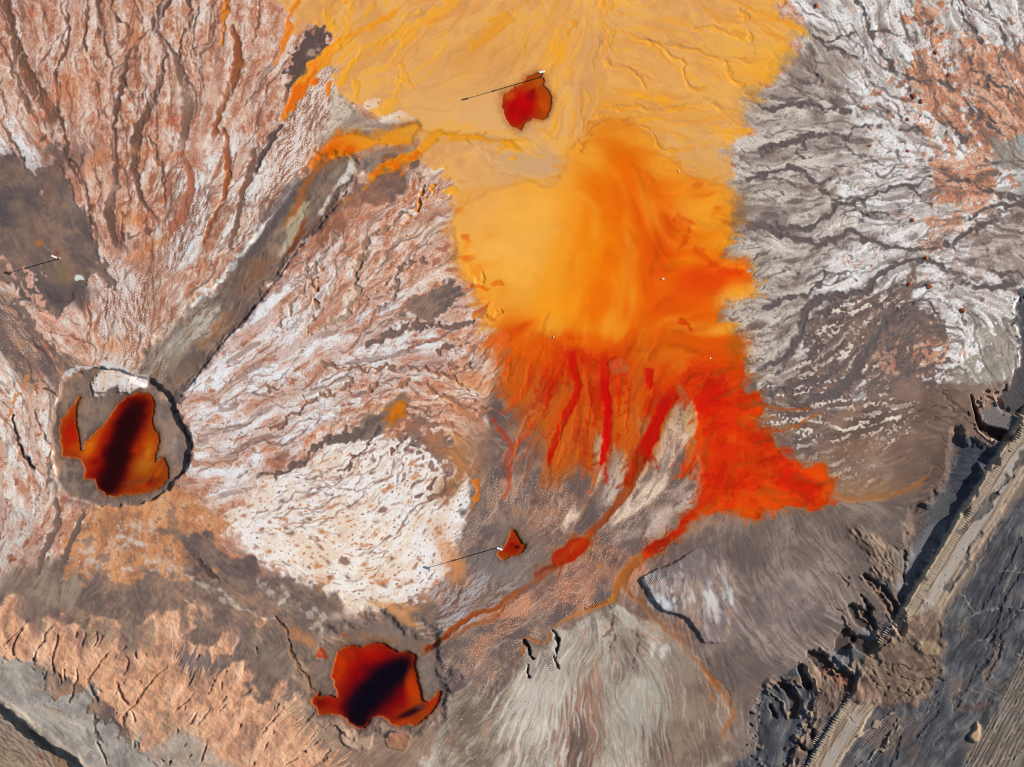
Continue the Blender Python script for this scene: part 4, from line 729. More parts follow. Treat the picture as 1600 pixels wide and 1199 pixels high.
# ---- dark drainage of the east crust --------------------------------------
DK = (96, 86, 84)
def dk(p, w, c=DK, **k):
    k.setdefault('amp', 1.3); k.setdefault('nz', 'n'); k.setdefault('soft', 1.8); k.setdefault('dz', -.025); k.setdefault('warp', 2.2); k.setdefault('fade', (.03, .12))
    line(p, w, c, **k)
for p, w in [([(1330,-10),(1345,12),(1358,40),(1366,70),(1380,90),(1400,112),(1418,132)], [5,7,6,8,7,6,2]), ([(1360,45),(1390,52),(1412,64)], [4,5,2]), ([(1395,108),(1430,122),(1475,132),(1492,147)], [4,5,5,2]), ([(1265,50),(1285,62),(1312,58),(1347,50)], [6,5,4,2]), ([(1275,58),(1300,75),(1325,85)], [4,6,3]), ([(1190,170),(1215,166),(1245,163),(1285,167),(1318,175),(1352,182)], [6,7,7,6,5,2]), ([(1180,236),(1205,230),(1240,222),(1262,217),(1285,207),(1315,212),(1327,217),(1334,201),(1370,197),(1402,200)], [7,9,10,10,9,7,5,4,4,2]), ([(1318,212),(1326,235),(1345,249),(1360,250)], [5,4,4,2]), ([(1165,282),(1195,272),(1235,264),(1258,275),(1285,285),(1312,276)], [8,9,8,8,6,3]), ([(1280,295),(1305,312),(1335,308)], [3,6,3]), ([(1160,352),(1190,356),(1232,356),(1265,358),(1285,342),(1302,326),(1340,315),(1382,297),(1420,292),(1452,279),(1480,275)], [12,14,12,11,10,9,6,5,5,4,2]), ([(1195,358),(1250,374),(1285,380),(1330,363),(1352,375),(1402,385),(1440,390),(1482,380),(1540,350),(1610,334)], [8,8,10,9,8,7,6,5,9,10]), ([(1420,292),(1440,305),(1455,325)], [4,4,2]), ([(1190,484),(1230,467),(1262,460),(1288,436),(1292,420)], [9,9,8,5,2]), ([(1180,580),(1220,562),(1242,540),(1254,505),(1262,480),(1292,465),(1340,456),(1364,446),(1368,430),(1400,416),(1426,408),(1456,411),(1482,425),(1500,442)], [8,10,12,15,16,14,12,12,10,10,10,9,7,3]), ([(1380,480),(1340,470),(1300,480),(1280,500)], [3,4,5,3]), ([(1262,625),(1300,615),(1330,590),(1350,555),(1368,528),(1392,492),(1430,470),(1470,445)], [16,18,16,14,12,10,8,3]), ([(1190,620),(1240,605),(1290,590),(1325,560)], [6,8,8,4]), ([(1560,40),(1570,60),(1572,80)], [2,5,2]), ([(1510,90),(1530,115),(1560,130),(1600,150)], [3,5,5,3]), ([(1510,155),(1520,180),(1545,195),(1568,215)], [3,7,6,2]), ([(1530,125),(1545,145)], [2,3]), ([(1475,190),(1500,205),(1512,225)], [3,7,4]), ([(1475,285),(1510,283),(1560,305),(1610,310)], [3,6,6,6]), ([(1510,345),(1560,320),(1610,318)], [4,7,9]), ([(1345,335),(1375,330),(1400,345)], [3,4,2]), ([(1405,205),(1432,203),(1440,220)], [3,4,2]), ([(1200,590),(1230,575)], [3,2]), ([(1500,440),(1540,450),(1600,440)], [4,8,10]), ([(1540,420),(1570,430),(1600,420)], [3,6,6]), ([(1445,180),(1470,195),(1480,215)], [2,4,3]), ([(1260,220),(1245,240),(1270,245)], [3,4,2]), ([(1230,120),(1260,130),(1290,118)], [3,4,2]), ([(1290,75),(1320,80),(1340,95)],[3,4,2]), ([(1440,20),(1460,40),(1468,60)],[2,3,2]), ([(1500,20),(1520,50),(1540,70)],[2,3,2]), ([(1480,0),(1500,15),(1520,30)],[2,3,2]), ([(1540,0),(1550,25),(1580,40)],[2,3,2])]:
    dk(p, w)
for k in range(70):                                    # blind side cracks
    x, y = rng.uniform(1170, 1600), rng.uniform(0, 520)
    i, j = int((x-PX0)/STEP), int((y-PY0)/STEP)
    a = np.arctan2(DY[j, i], DX[j, i])+rng.uniform(-.5, .5); L_ = rng.uniform(12, 34)
    if REG[j, i] != REGIONS.index('grey_crust'): continue
    dk([(x, y), (x+L_*.5*np.cos(a)+rng.uniform(-3, 3), y+L_*.5*np.sin(a)+rng.uniform(-3, 3)), (x+L_*np.cos(a+.4), y+L_*np.sin(a+.4))], [1.5, 3, 1.5], op=.75)
dab(1210,350,30,(108,96,92),.7,ry=16,rot=0,amp=.6); dab(1160,330,14,(122,100,86),.7,ry=30,amp=.5); dab(1270,115,40,(138,122,112),.5,ry=30,amp=.7); dab(1250,95,24,(132,112,98),.5,ry=16); dab(1180,150,20,(150,112,80),.4,ry=30)
WAT = soft((REG == REGIONS.index('orange_water')).astype(F32), 2)
rills(60, (980, 220, 1200, 620), ['orange_water'], (30, 80), (3, 9), [.88, 1.07, .92, .84], .6, 0.0, soft=3.5, wob=.10)
rills(60, (1060, 560, 1300, 820), ['orange_water'], (20, 60), (3, 8), [.86, 1.06, .8], .7, 0.0, soft=3.0, wob=.12)
rills(110, (440, -20, 1250, 300), ['ochre_flat'], (30, 140), (1.5, 5), [.9, 1.05, .93, (236, 162, 44)], .6, -.008, soft=1.8, wob=.14)
rills(90, (470, -20, 1250, 120), ['ochre_flat'], (40, 150), (2, 7), [(236, 156, 34), (240, 166, 44), (226, 140, 34), (214, 140, 66)], .55, -.006, soft=2.5, wob=.12)
rills(40, (860, 140, 1200, 260), ['ochre_flat'], (30, 110), (2, 6), [(238, 156, 24), (232, 146, 30), (206, 140, 76)], .6, -.006, soft=2.2, wob=.12)
rills(110, (200, 200, 580, 640), ['gully_bed'], (30, 150), (1.5, 6), [.86, 1.12, .82, (150, 132, 116), .9, .85, (126, 88, 62), .88], .45, -.01, soft=2.0, wob=.08)
rills(240, (1000, 780, 1480, 1199), ['mud_flat'], (20, 80), (.9, 3), [.86, 1.10, .9, 1.06], .75, -.012, soft=1.2, wob=.10)
rills(170, (690, 940, 1140, 1199), ['silt_fan'], (20, 100), (1.0, 4), [.88, 1.10, (196, 188, 174), (136, 112, 98), 1.12], .6, -.012, soft=1.3, wob=.12)
rills(150, (660, 620, 1080, 1110), ['mud_flat'], (20, 90), (1.2, 4.5), [.87, 1.10, (182, 156, 140), .92], .55, -.012, soft=1.5, wob=.16)
rills(130, (-20, 880, 560, 1199), ['mud_flat'], (20, 90), (1.0, 3.5), [.88, 1.08, .92], .6, -.012, soft=1.4, wob=.14)
rills(36, (-20, 930, 560, 1199), ['clay_bank'], (12, 50), (.9, 2.2), [.86, (140, 102, 80), 1.06], .55, -.03, soft=.9, wob=.10)
rills(40, (-20, 1010, 260, 1199), ['silt_fan'], (20, 90), (1.5, 6), [.88, 1.08, (176, 150, 126), .93], .55, -.02, soft=2.0, wob=.12)
rills(60, (1290, 640, 1500, 800), ['mud_flat', 'grey_crust'], (20, 70), (1.0, 3), [.88, 1.10], .6, -.01, soft=1.4, wob=.12)
dab(964,572,22,(208,62,4),.85,ry=18,amp=.5,nz='L'); dab(1062,618,10,(200,44,2),.7,ry=14,amp=.5)
tm = blur((REG == REGIONS.index('orange_water')).astype(F32), 3.0)*sstep(545, 600, Y)
C[:] = mix(C, rgb(230, 92, 12), above(L3+.5*FR, .9, .7)*.42*tm*sstep(1040, 1090, X)); C[:] = mix(C, rgb(172, 20, 2), above(-L3+.5*FR2, .9, .7)*.45*tm)
C[:] = mix(C, rgb(150, 74, 30), above(L6+.5*FR, 1.3, .5)*.35*tm)
pm_ = blur((REG == REGIONS.index('orange_water')).astype(F32), 3.0)*(1-sstep(545, 600, Y)); C[:] = C*(1+.009*np.clip(FR+.6*L3, -2, 2)*pm_)[..., None]
# feathered shores: thin fingers and a faded brown margin
WB = (REG == REGIONS.index('orange_water')).astype(F32); W6, W14 = blur(WB, 4.0), blur(WB, 9.0)
gy_, gx_ = np.gradient(W6)
bj, bi = np.where((W6 > .35) & (W6 < .65)); pick = rng.permutation(len(bj))[:330]
for n_, q in enumerate(pick):
    j, i = bj[q], bi[q]; x, y = float(gx[i]), float(gy[j])
    nx_, ny_ = -gx_[j, i], -gy_[j, i]; nn = math.hypot(nx_, ny_)+1e-6; nx_ /= nn; ny_ /= nn
    fx, fy = float(DX[j, i]), float(DY[j, i]); sg = 1 if fx*nx_+fy*ny_ > 0 else -1
    ax_, ay_ = nx_*.6+fx*sg*.8, ny_*.6+fy*sg*.8; an = math.hypot(ax_, ay_); ax_ /= an; ay_ /= an
    if abs(fx*nx_+fy*ny_) < .25: continue
    ci = min(max(int((x-9*nx_-PX0)/STEP), 0), NX-1); cj = min(max(int((y-9*ny_-PY0)/STEP), 0), NY-1)
    c = C[cj, ci]*.94; L_ = rng.uniform(7, 26)
    line([(x-6*ax_, y-6*ay_), (x+.4*L_*ax_+rng.uniform(-2, 2), y+.4*L_*ay_+rng.uniform(-2, 2)), (x+L_*ax_, y+L_*ay_)], [rng.uniform(4, 8), rng.uniform(2.5, 5), 1], tuple(float(v) for v in c), amp=.7, soft=1.6, op=.72, warp=1.2, fade=(.1, .3), relc=.5, smooth=2)
dryer = 1-blur((REG == REGIONS.index('ochre_flat')).astype(F32), 3.0)
mg = np.clip(W14*1.7*(1-sstep(.3, .7, W6))*(.75+.35*L2), 0, 1)*.62*dryer
C[:] = mix(C, rgb(158, 98, 50), mg)
C[:] = mix(C, C*rgb(.93, .9, .8), np.exp(-((W6-.62)/.14)**2)*.5*dryer)
line([(512,236),(486,264),(450,302),(412,352),(374,402),(337,446),(300,478)], [1.5,3,5,7,6,3,1], (210,208,202), amp=1.6, nz='L', soft=1.8, op=.8, warp=1.2)
line([(505,244),(480,280),(452,314),(420,356),(392,396),(360,436)], [3,9,11,10,7,2], (90,78,76), amp=1, soft=2.5, op=.7, warp=1.5)
line([(540,300),(512,338),(482,374),(460,397),(444,422),(420,452),(395,482),(360,522),(330,557),(300,597),(280,620)], [1.5,2,2,3,2,3,3,3,3,3,2], (82,62,56), amp=.6, soft=1, op=.8, dz=-.05, warp=.8)
line([(505,250),(488,272),(474,300),(462,328),(452,350)], [16,14,12,9,3], (168,92,34), amp=2, nz='L', soft=6, op=.75)
line([(475,318),(462,350),(448,382),(436,400)], [5,14,12,4], (178,162,134), amp=2, nz='L', soft=3, op=.75)
line([(476,345),(468,365),(455,388),(448,398)], [3,7,6,2], (126,64,30), amp=1, soft=2.5, op=.8)
line([(425,408),(400,422),(380,445),(362,462)], [6,18,16,5], (130,92,68), amp=3, nz='L', soft=5, op=.7); line([(350,495),(338,510),(330,522)], [4,9,4], (150,88,50), amp=1, soft=4, op=.7)
for p, w in [([(350,470),(310,515),(285,545),(262,575)], [2,5,6,2]), ([(330,480),(285,520),(255,548)], [2,6,3]), ([(320,510),(295,540),(275,562)], [2,4,2]), ([(300,505),(268,540),(240,565)], [2,4,2])]: line(p, w, (188,182,166), amp=1.6, nz='L', soft=1.8, op=.7)
# ---- west pit -------------------------------------------------------------
P1 = [(92,612),(104,592),(125,580),(150,576),(180,578),(205,585),(240,600),(268,622),(274,640),(285,660),(297,690),(295,722),(272,752),(254,772),(215,790),(172,790),(132,786),(98,772),(84,735),(82,690),(84,650)]
area(P1, 'mud', tint=(1.07,1.07,1.05), amp=2.2, soft=2.2, nz='f', reg='gully_bed', dz=-.30, edge=3.0, wet=.05)
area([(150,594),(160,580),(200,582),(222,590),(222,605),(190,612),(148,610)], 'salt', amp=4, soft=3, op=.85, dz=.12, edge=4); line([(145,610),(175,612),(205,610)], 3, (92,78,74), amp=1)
for (x, y, r, ry, a, c, o) in [(150,625,30,14,-10,(126,108,96),.7),(160,650,34,10,-40,(128,108,96),.7),(110,600,20,10,-50,(136,110,88),.6),(145,592,5,14,15,(168,112,56),.5),(250,640,10,16,0,(150,134,122),.5),(272,690,7,20,-10,(172,158,148),.6),(262,665,10,18,20,(140,122,112),.6),(285,710,9,26,0,(98,86,82),.7),(95,760,14,14,0,(120,106,100),.6),(150,785,40,6,0,(104,90,86),.6)]:
    dab(x, y, r, c, o, ry=ry, rot=a, amp=.5, nz='f')
line([(268,625),(274,642),(285,662),(297,692),(296,722),(275,750)], [2,4,5,5,4,2], (64,54,54), amp=1.2, op=.8)  # shadow under the east rim, painted as a dark line
chan([(86,785),(92,810),(75,850),(62,880),(55,905)], [10,8,10,9,5], (120,96,86)); chan([(130,800),(120,830),(105,860),(92,890)], [6,9,10,6], (112,90,80)); chan([(85,640),(80,680),(78,720),(72,770)],[4,4,4,3],(128,106,94))
# ---- south pit ------------------------------------------------------------
P2 = [(540,975),(575,962),(620,962),(640,980),(680,985),(690,1010),(692,1040),(696,1075),(690,1110),(665,1135),(640,1145),(600,1142),(560,1150),(520,1140),(490,1125),(470,1090),(470,1050),(500,1010),(520,990)]
area(P2, 'mud', tint=(1.1,1.1,1.08), amp=7, soft=12, nz='f', reg='gully_bed', dz=-.22, edge=14, wet=.05)
for (x, y, r, ry, a, c, o) in [(590,985,50,14,5,(112,98,92),.7),(500,1040,30,30,0,(128,106,92),.7),(660,1050,20,30,0,(126,112,104),.7),(675,1085,10,26,15,(104,92,88),.6),(600,1000,50,6,5,(140,96,56),.6),(545,1000,20,6,-30,(146,100,60),.5),(640,1000,20,12,0,(112,98,92),.6),(480,1060,14,30,-30,(130,106,84),.6)]:
    dab(x, y, r, c, o, ry=ry, rot=a, amp=.5, nz='f')
area([(640,985),(655,965),(672,985),(700,975),(690,1000),(660,1000)], 'frost', amp=4, soft=5, tint=(.8,.8,.8), op=.7)
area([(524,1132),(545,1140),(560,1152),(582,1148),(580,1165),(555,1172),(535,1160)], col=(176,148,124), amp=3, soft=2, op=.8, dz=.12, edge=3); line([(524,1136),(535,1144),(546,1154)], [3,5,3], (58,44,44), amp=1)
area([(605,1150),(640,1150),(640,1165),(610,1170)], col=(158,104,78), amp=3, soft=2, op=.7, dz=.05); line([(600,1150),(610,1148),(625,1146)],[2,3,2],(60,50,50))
fing([(765,954),(745,959),(725,970),(705,985),(690,1000),(675,1010),(652,1022)], [5,6,8,8,8,9,12], (148,72,32), op=.92, reg=None); fing([(700,990),(682,1006),(660,1018)], [4,6,6], (112,44,20), op=.85, reg=None); fing([(792,945),(765,968),(738,976),(712,992),(692,1006)], [3,4,5,4,3], (156,92,52), op=.75, reg=None)
line([(430,965),(445,985),(452,1010),(462,1035),(480,1062),(492,1085)], [3,4,4,4,5,3], (92,74,64), amp=1, dz=-.08); line([(452,1015),(470,1050),(490,1080)], [4,9,4], (140,102,70), op=.6, soft=4)
line([(240,870),(300,905),(340,935),(400,960),(430,968)], [2,3,3,3,2], (206,188,172), amp=1.2, op=.55); line([(300,870),(330,900),(345,910)], [4,8,4], (86,66,58), amp=.8, soft=2, dz=-.05)
for (x, y) in [(320,915),(345,925),(357,935),(365,942),(372,948)]: dab(x, y, 6, (206,190,176), .7, ry=3, rot=35, amp=.9, nz='n')
for (x, y, r, ry) in [(205,845,16,5),(195,850,10,8),(235,875,14,6),(200,890,10,4),(220,850,14,4),(265,890,16,3),(215,825,16,8),(140,870,10,16)]: dab(x, y, r, (204,192,184), .65, ry=ry, rot=rng.uniform(-20, 20), amp=1.0, nz='n')
for (x, y, w2) in [(420,925,16),(440,940,12),(470,900,10),(490,970,18),(500,960,12),(450,930,14)]: dab(x, y, w2, (206,194,182), .55, ry=w2*.35, rot=50, amp=1.1, nz='n')
dab(465,990,24,(196,126,78),.5,ry=8,rot=30,amp=.8); dab(480,1000,20,(204,138,88),.5,ry=7,rot=10,amp=.8); dab(670,930,20,(196,130,84),.5,ry=8,rot=-50,amp=.8); dab(640,975,14,(206,136,76),.7,ry=6,rot=20,amp=.8)
# ---- clay bank: gullies ---------------------------------------------------
CK = (86, 58, 48)
def gul(p, w, dz=-.10, c=CK, **k): line(p, [v*.72 for v in w], c, amp=.4, soft=.9, dz=dz, warp=.9, fade=(.2, .2), op=.42, relc=.8, smooth=3, **k)
for p, w in [([(45,965),(30,985),(12,1000),(0,1010)], [2,3,4,5]), ([(42,972),(30,990),(22,1005),(20,1020),(25,1024)], [2,3,4,7,5]), ([(88,970),(75,985),(68,1000),(58,1015),(52,1030),(48,1040)], [1.5,3,4,3,6,4]), ([(92,975),(90,995),(84,1015),(82,1025),(84,1045),(82,1062)], [2,5,4,3,4,6]), ([(135,985),(130,1000),(128,1012)], [2,5,2]), ([(148,985),(152,998),(145,1010)], [2,4,2]), ([(160,990),(158,1002),(150,1012)], [2,3,2]), ([(180,1010),(165,1025),(152,1042),(140,1058),(140,1072),(150,1092),(156,1106)], [1.5,3,3,4,6,8,3]), ([(180,1062),(186,1078),(194,1095),(202,1105)], [3,6,7,4]), ([(275,1035),(252,1048),(232,1070),(218,1090),(203,1108),(192,1120),(190,1130),(197,1148)], [2,4,5,4,4,4,5,7]), ([(205,1110),(212,1130)], [2,4]), ([(118,1070),(112,1088),(106,1102)], [3,5,4]), ([(340,1055),(330,1075),(322,1088)], [2,4,2]), ([(305,1080),(295,1095),(280,1105),(268,1118)], [1.5,3,3,1]), ([(310,1110),(300,1125),(288,1136)], [2,5,2]), ([(330,1105),(318,1122),(304,1136)], [2,3,2]), ([(325,1155),(318,1175),(310,1198)], [2,4,4]), ([(212,1015),(213,1030),(210,1015)], [2,4,2]), ([(195,1020),(200,1035),(196,1050),(188,1060)], [2,4,4,2]), ([(115,1040),(122,1062),(108,1080)], [2,3,3]), ([(72,1000),(60,1005)], [2,2]), ([(395,1075),(385,1085),(372,1092)], [2,3,2]), ([(120,985),(115,1000)], [2,4]), ([(100,1045),(100,1065)],[2,5]), ([(90,1050),(94,1068)],[2,4]), ([(75,1048),(68,1064)],[3,5]), ([(150,1150),(160,1180),(168,1200)],[2,5,3]), ([(270,1180),(265,1195)],[3,4]), ([(250,1185),(258,1192)],[3,3]), ([(440,1110),(420,1135),(405,1150)],[2,3,2]), ([(500,1100),(480,1125),(465,1140)],[2,3,2]), ([(470,1180),(440,1200)],[3,2]), ([(520,1170),(500,1190)],[3,2])]:
    gul(p, w)
for k in range(60):
    x, y = rng.uniform(120, 560), rng.uniform(985, 1199)
    i, j = int((x-PX0)/STEP), int((y-PY0)/STEP)
    if REG[j, i] != REGIONS.index('clay_bank'): continue
    a = np.arctan2(DY[j, i], DX[j, i])+rng.uniform(-.25, .25); L_ = rng.uniform(8, 22)
    gul([(x, y), (x+L_*.5*np.cos(a)+1, y+L_*.5*np.sin(a)), (x+L_*np.cos(a), y+L_*np.sin(a))], [1, rng.uniform(1.6, 3), 1], -.10)
dab(270,1135,16,(158,134,110),.6,ry=18); dab(250,1060,24,(190,140,106),.5); dab(300,1170,30,(150,138,124),.4)
# ---- south-west haul track and berm --------------------------------------
area([(-60,1065),(0,1102),(60,1150),(125,1210),(-60,1215)], 'road', amp=2, soft=2, nz='f', reg='road', tint=(.92,.88,.84), dz=-.55, edge=2.5)
area([(-60,1050),(0,1088),(62,1136),(145,1210),(122,1210),(55,1146),(-4,1099),(-60,1062)], 'silt', amp=1.5, soft=2, dz=.10, edge=4, tint=(1.02,1.0,.97))
for o in (22, 32, 40, 52, 62, 75): line([(-20,1085+o),(30,1122+o),(90,1165+o)], 2.2, (118,96,82), amp=.8, op=.6, dz=-.03)
dab(14,1140,16,(124,112,108),.6,ry=7,rot=38); dab(50,1172,18,(128,116,110),.7,ry=6,rot=38); dab(62,1185,6,(110,60,46),.7); dab(30,1150,10,(196,160,130),.5,ry=4,rot=38); dab(100,1195,14,(170,124,90),.4)
line([(145,1115),(152,1140),(158,1165)], [2,4,2], (96,88,84), dz=-.06); 
# ---- raised slab with track prints ---------------------------------------
SLAB = [(1003,901),(1012,897),(1050,880),(1090,858),(1096,858),(1110,872),(1125,880),(1136,878),(1142,900),(1143,950),(1140,985),(1136,1003),(1112,1003),(1100,1003),(1092,990),(1082,975),(1070,963),(1050,958),(1036,955),(1024,940),(1012,920)]
area(SLAB, 'mud', tint=(1.10,1.15,1.20), amp=.9, soft=1, nz='n', reg='raised_slab')
sl, d_ = area(SLAB, 'mud', amp=.9, nz='n', op=0.0)
B[sl] += .25*sstep(-1.4, 1.4, d_)*(1-sstep(1078, 1140, X[sl]+.25*(1003-Y[sl])))
rills(60, (1000, 850, 1145, 1005), ['raised_slab'], (14, 50), (1.2, 4.5), [(186, 178, 172), .86, (168, 154, 146), .9, (196, 198, 200)], .75, .006, soft=1.2, wob=.06)
rills(26, (1010, 900, 1060, 955), ['raised_slab'], (10, 26), (2, 5), [(200, 206, 210), (176, 160, 150)], .85, .006, soft=1.2, wob=.06)
for (x, y, r, ry, a, c) in [(1110,940,8,26,-8,(190,190,190)),(1118,950,5,26,-12,(196,188,182)),(1028,930,10,18,-30,(204,210,216)),(1038,945,8,14,-30,(198,206,212)),(1040,920,20,10,-30,(170,152,144)),(1075,935,4,16,-15,(190,178,170)),(1085,940,3,12,-15,(186,174,168)),(1128,890,4,16,-10,(178,168,162)),(1141,925,3,10,-5,(190,196,198)),(1142,943,3,7,0,(202,212,216)),(1131,935,3,10,-10,(190,186,184)),(1060,915,24,6,-25,(160,140,132)),(1100,890,20,12,0,(112,100,98)),(1120,985,20,16,0,(116,104,104)),(1095,975,8,8,0,(140,112,98)),(1135,910,4,16,-6,(176,166,162)),(1118,965,3,10,-10,(188,176,170))]:
    dab(x, y, r, c, .85, ry=ry, rot=a, amp=.9, nz='l')
area([(1085,815),(1130,805),(1120,840),(1095,858),(1020,890),(1005,895),(1012,878),(1045,858)], 'mud', amp=4, soft=5, nz='f', tint=(1.1,1.08,1.06), op=.9)
for (x, y, r, ry, a, c, o) in [(850,1080,46,24,-62,(206,198,186),.75),(820,1110,40,20,-60,(200,192,180),.7),(880,1050,40,16,-75,(190,180,166),.65),(840,1140,50,24,-60,(196,186,174),.6),(790,1120,30,14,-55,(176,166,156),.6),(1010,1090,24,60,8,(178,174,164),.5),(985,1140,26,50,5,(176,168,156),.5)]: dab(x, y, r, c, o, ry=ry, rot=a, amp=1.1, nz='h')
rills(60, (770, 1020, 920, 1199), ['silt_fan'], (20, 90), (1.5, 5), [(214, 206, 194), (204, 194, 180), .86], .7, -.01, soft=1.2, wob=.1)
# small scarps of the olive fan
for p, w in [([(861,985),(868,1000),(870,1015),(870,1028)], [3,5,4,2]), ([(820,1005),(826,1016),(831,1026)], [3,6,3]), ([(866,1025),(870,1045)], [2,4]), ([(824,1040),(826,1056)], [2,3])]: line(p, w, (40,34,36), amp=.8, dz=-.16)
for p, w, c in [([(956,950),(955,970),(950,990),(942,1000)], [8,7,5,2], (116,100,92)), ([(955,975),(958,995),(950,1010)], [3,3,2], (112,98,90)), ([(990,985),(998,1000),(996,1020),(988,1040)], [2,3,3,2], (104,88,84))]: line(p, w, c, amp=1.2, op=.8, dz=-.04)
area([(966,945),(978,952),(990,968),(996,985),(985,985),(965,965),(955,955)], col=(184,176,160), amp=2, soft=2, op=.7)
dab(1035,1025,4,(208,206,198),.85,ry=22,rot=15,amp=.8,nz='l'); dab(1020,1015,3,(206,198,186),.8,ry=14,rot=10,amp=.8,nz='l'); dab(860,1070,40,(182,172,160),.6,ry=26,rot=-60,amp=.7,nz='h'); dab(830,1090,30,(188,178,166),.6,ry=16,rot=-60,amp=.7,nz='h'); dab(1000,1100,40,(158,156,142),.6,ry=44,amp=.7,nz='h'); dab(930,1060,7,(196,150,122),.7,ry=26,rot=0,amp=.8,nz='l'); dab(895,1050,24,(158,146,128),.5); dab(1060,1040,30,(140,124,114),.5)
# ---- south-east: cut, haul road, slump ------------------------------------
def strip(q0, q1, s0, s1, col=None, tex=None, op=1.0, soft=1.2, amp=.3, dz=0.0, edge=1.5, reg=None, tint=None, relc=None, nz='n', ax=(-.523, .852), wig=1.2, fadeq=0):
    """a band parallel to the haul road; q across, s along (world plan units)"""
    p = (ax[1], -ax[0])
    pts = np.array([[q*p[0]+s*ax[0], q*p[1]+s*ax[1]] for q in (q0, q1) for s in (s0, s1)])
    sl = win(pts, 12)
    x = X[sl]+wig*WX2[sl]; y = Y[sl]+wig*WY2[sl]
    q = x*p[0]+y*p[1]; s = x*ax[0]+y*ax[1]
    d = np.minimum(np.minimum(q-q0, q1-q), np.minimum(s-s0, s1-s)*.35)+amp*NZ[nz][sl]
    m = sstep(-soft, soft, d)*op
    put(sl, m, col, tex, tint, 0.0, 1.0, None, reg, relc)
    if dz: B[sl] += dz*sstep(-edge, edge, d)
SLATE_TINT = (1, 1, 1)
# the sunken cut west of the road
area([(1492,672),(1506,690),(1530,690),(1555,692),(1564,690),(1535,738),(1504,788),(1473,838),(1447,880),(1420,925),(1408,945),(1402,918),(1412,882),(1422,840),(1432,800),(1452,782),(1476,760),(1486,722)], col=(76,78,82), amp=4, soft=4, nz='f', dz=-.62, edge=9, reg='spoil_slope', relc=1.0, op=.8)
area([(1385,872),(1425,845),(1465,815),(1482,820),(1458,868),(1432,905),(1410,932),(1394,920),(1384,900)], col=(112,114,116), amp=4, soft=6, nz='n', op=.85, relc=.5)
area([(1510,690),(1545,700),(1540,730),(1500,770),(1490,740)], 'slate', amp=4, soft=5, tint=(.75,.78,.85)); dab(1440,800,20,(96,88,84),.6,ry=14)
area([(1598,470),(1590,500),(1594,540),(1586,590),(1572,610),(1562,630),(1575,650),(1600,650),(1660,600),(1660,440)], col=(70,70,74), amp=4, soft=3, dz=-1.0, edge=5, relc=1, op=.8)
area([(1552,615),(1575,640),(1590,660),(1580,690),(1545,672),(1530,650),(1535,625)], col=(112,106,104), amp=5, soft=4, nz='n', dz=-.25, edge=4)
area([(1508,612),(1540,605),(1572,612),(1562,632),(1540,640),(1520,632)], col=(140,116,100), amp=4, soft=3, nz='n', tint=None)
area([(1517,618),(1524,636),(1532,654),(1546,667),(1570,671),(1583,685),(1572,688),(1550,686),(1534,674),(1525,656)], col=(70,60,56), amp=1.5, soft=1.5, dz=-.9, edge=2)  # shadowed crescent hole: dug out and its shade painted in too
line([(1516,660),(1530,672),(1542,685),(1560,690),(1580,688)], [2,3,3,3,1.5], (186,154,124), amp=.8, dz=.10)
area([(1440,610),(1500,600),(1520,615),(1528,650),(1532,670),(1495,680),(1480,735),(1440,700),(1425,660)], 'brown', amp=6, soft=8, nz='h', tint=(1.02,.94,.88), op=.9)
for p, w in [([(1435,640),(1480,635),(1510,650),(1530,668)], [1,2,3,2]), ([(1460,610),(1490,630),(1512,652)], [1,2,2]), ([(1470,610),(1500,635),(1518,655)], [1,2,2]), ([(1450,660),(1490,650),(1520,660)], [1,2,2])]: line(p, w, (84,64,56), amp=.8, op=.6, dz=-.05)
# feathered scarp below the crust
area([(1455,720),(1478,690),(1490,676),(1488,722),(1478,762),(1452,785),(1440,830),(1420,870),(1410,850),(1425,800),(1440,770)], 'brown', amp=5, soft=5, nz='h', tint=(.92,.86,.82), op=.85)
for k in range(26):
    t = rng.random(); x = np.interp(t, [0,.3,.55,1], [1482,1462,1425,1350]); y = np.interp(t, [0,.3,.55,1], [690,770,850,930]); L_ = rng.uniform(14, 34); a = np.deg2rad(rng.uniform(15, 45))
    line([(x-L_*np.cos(a), y-L_*np.sin(a)), (x-L_*.5*np.cos(a), y-L_*.5*np.sin(a)+rng.uniform(-2, 2)), (x+4, y+3)], [.6, 1.5, 2.4], (90,70,60), amp=.6, op=.45, dz=-.03, fade=(.4, .1))
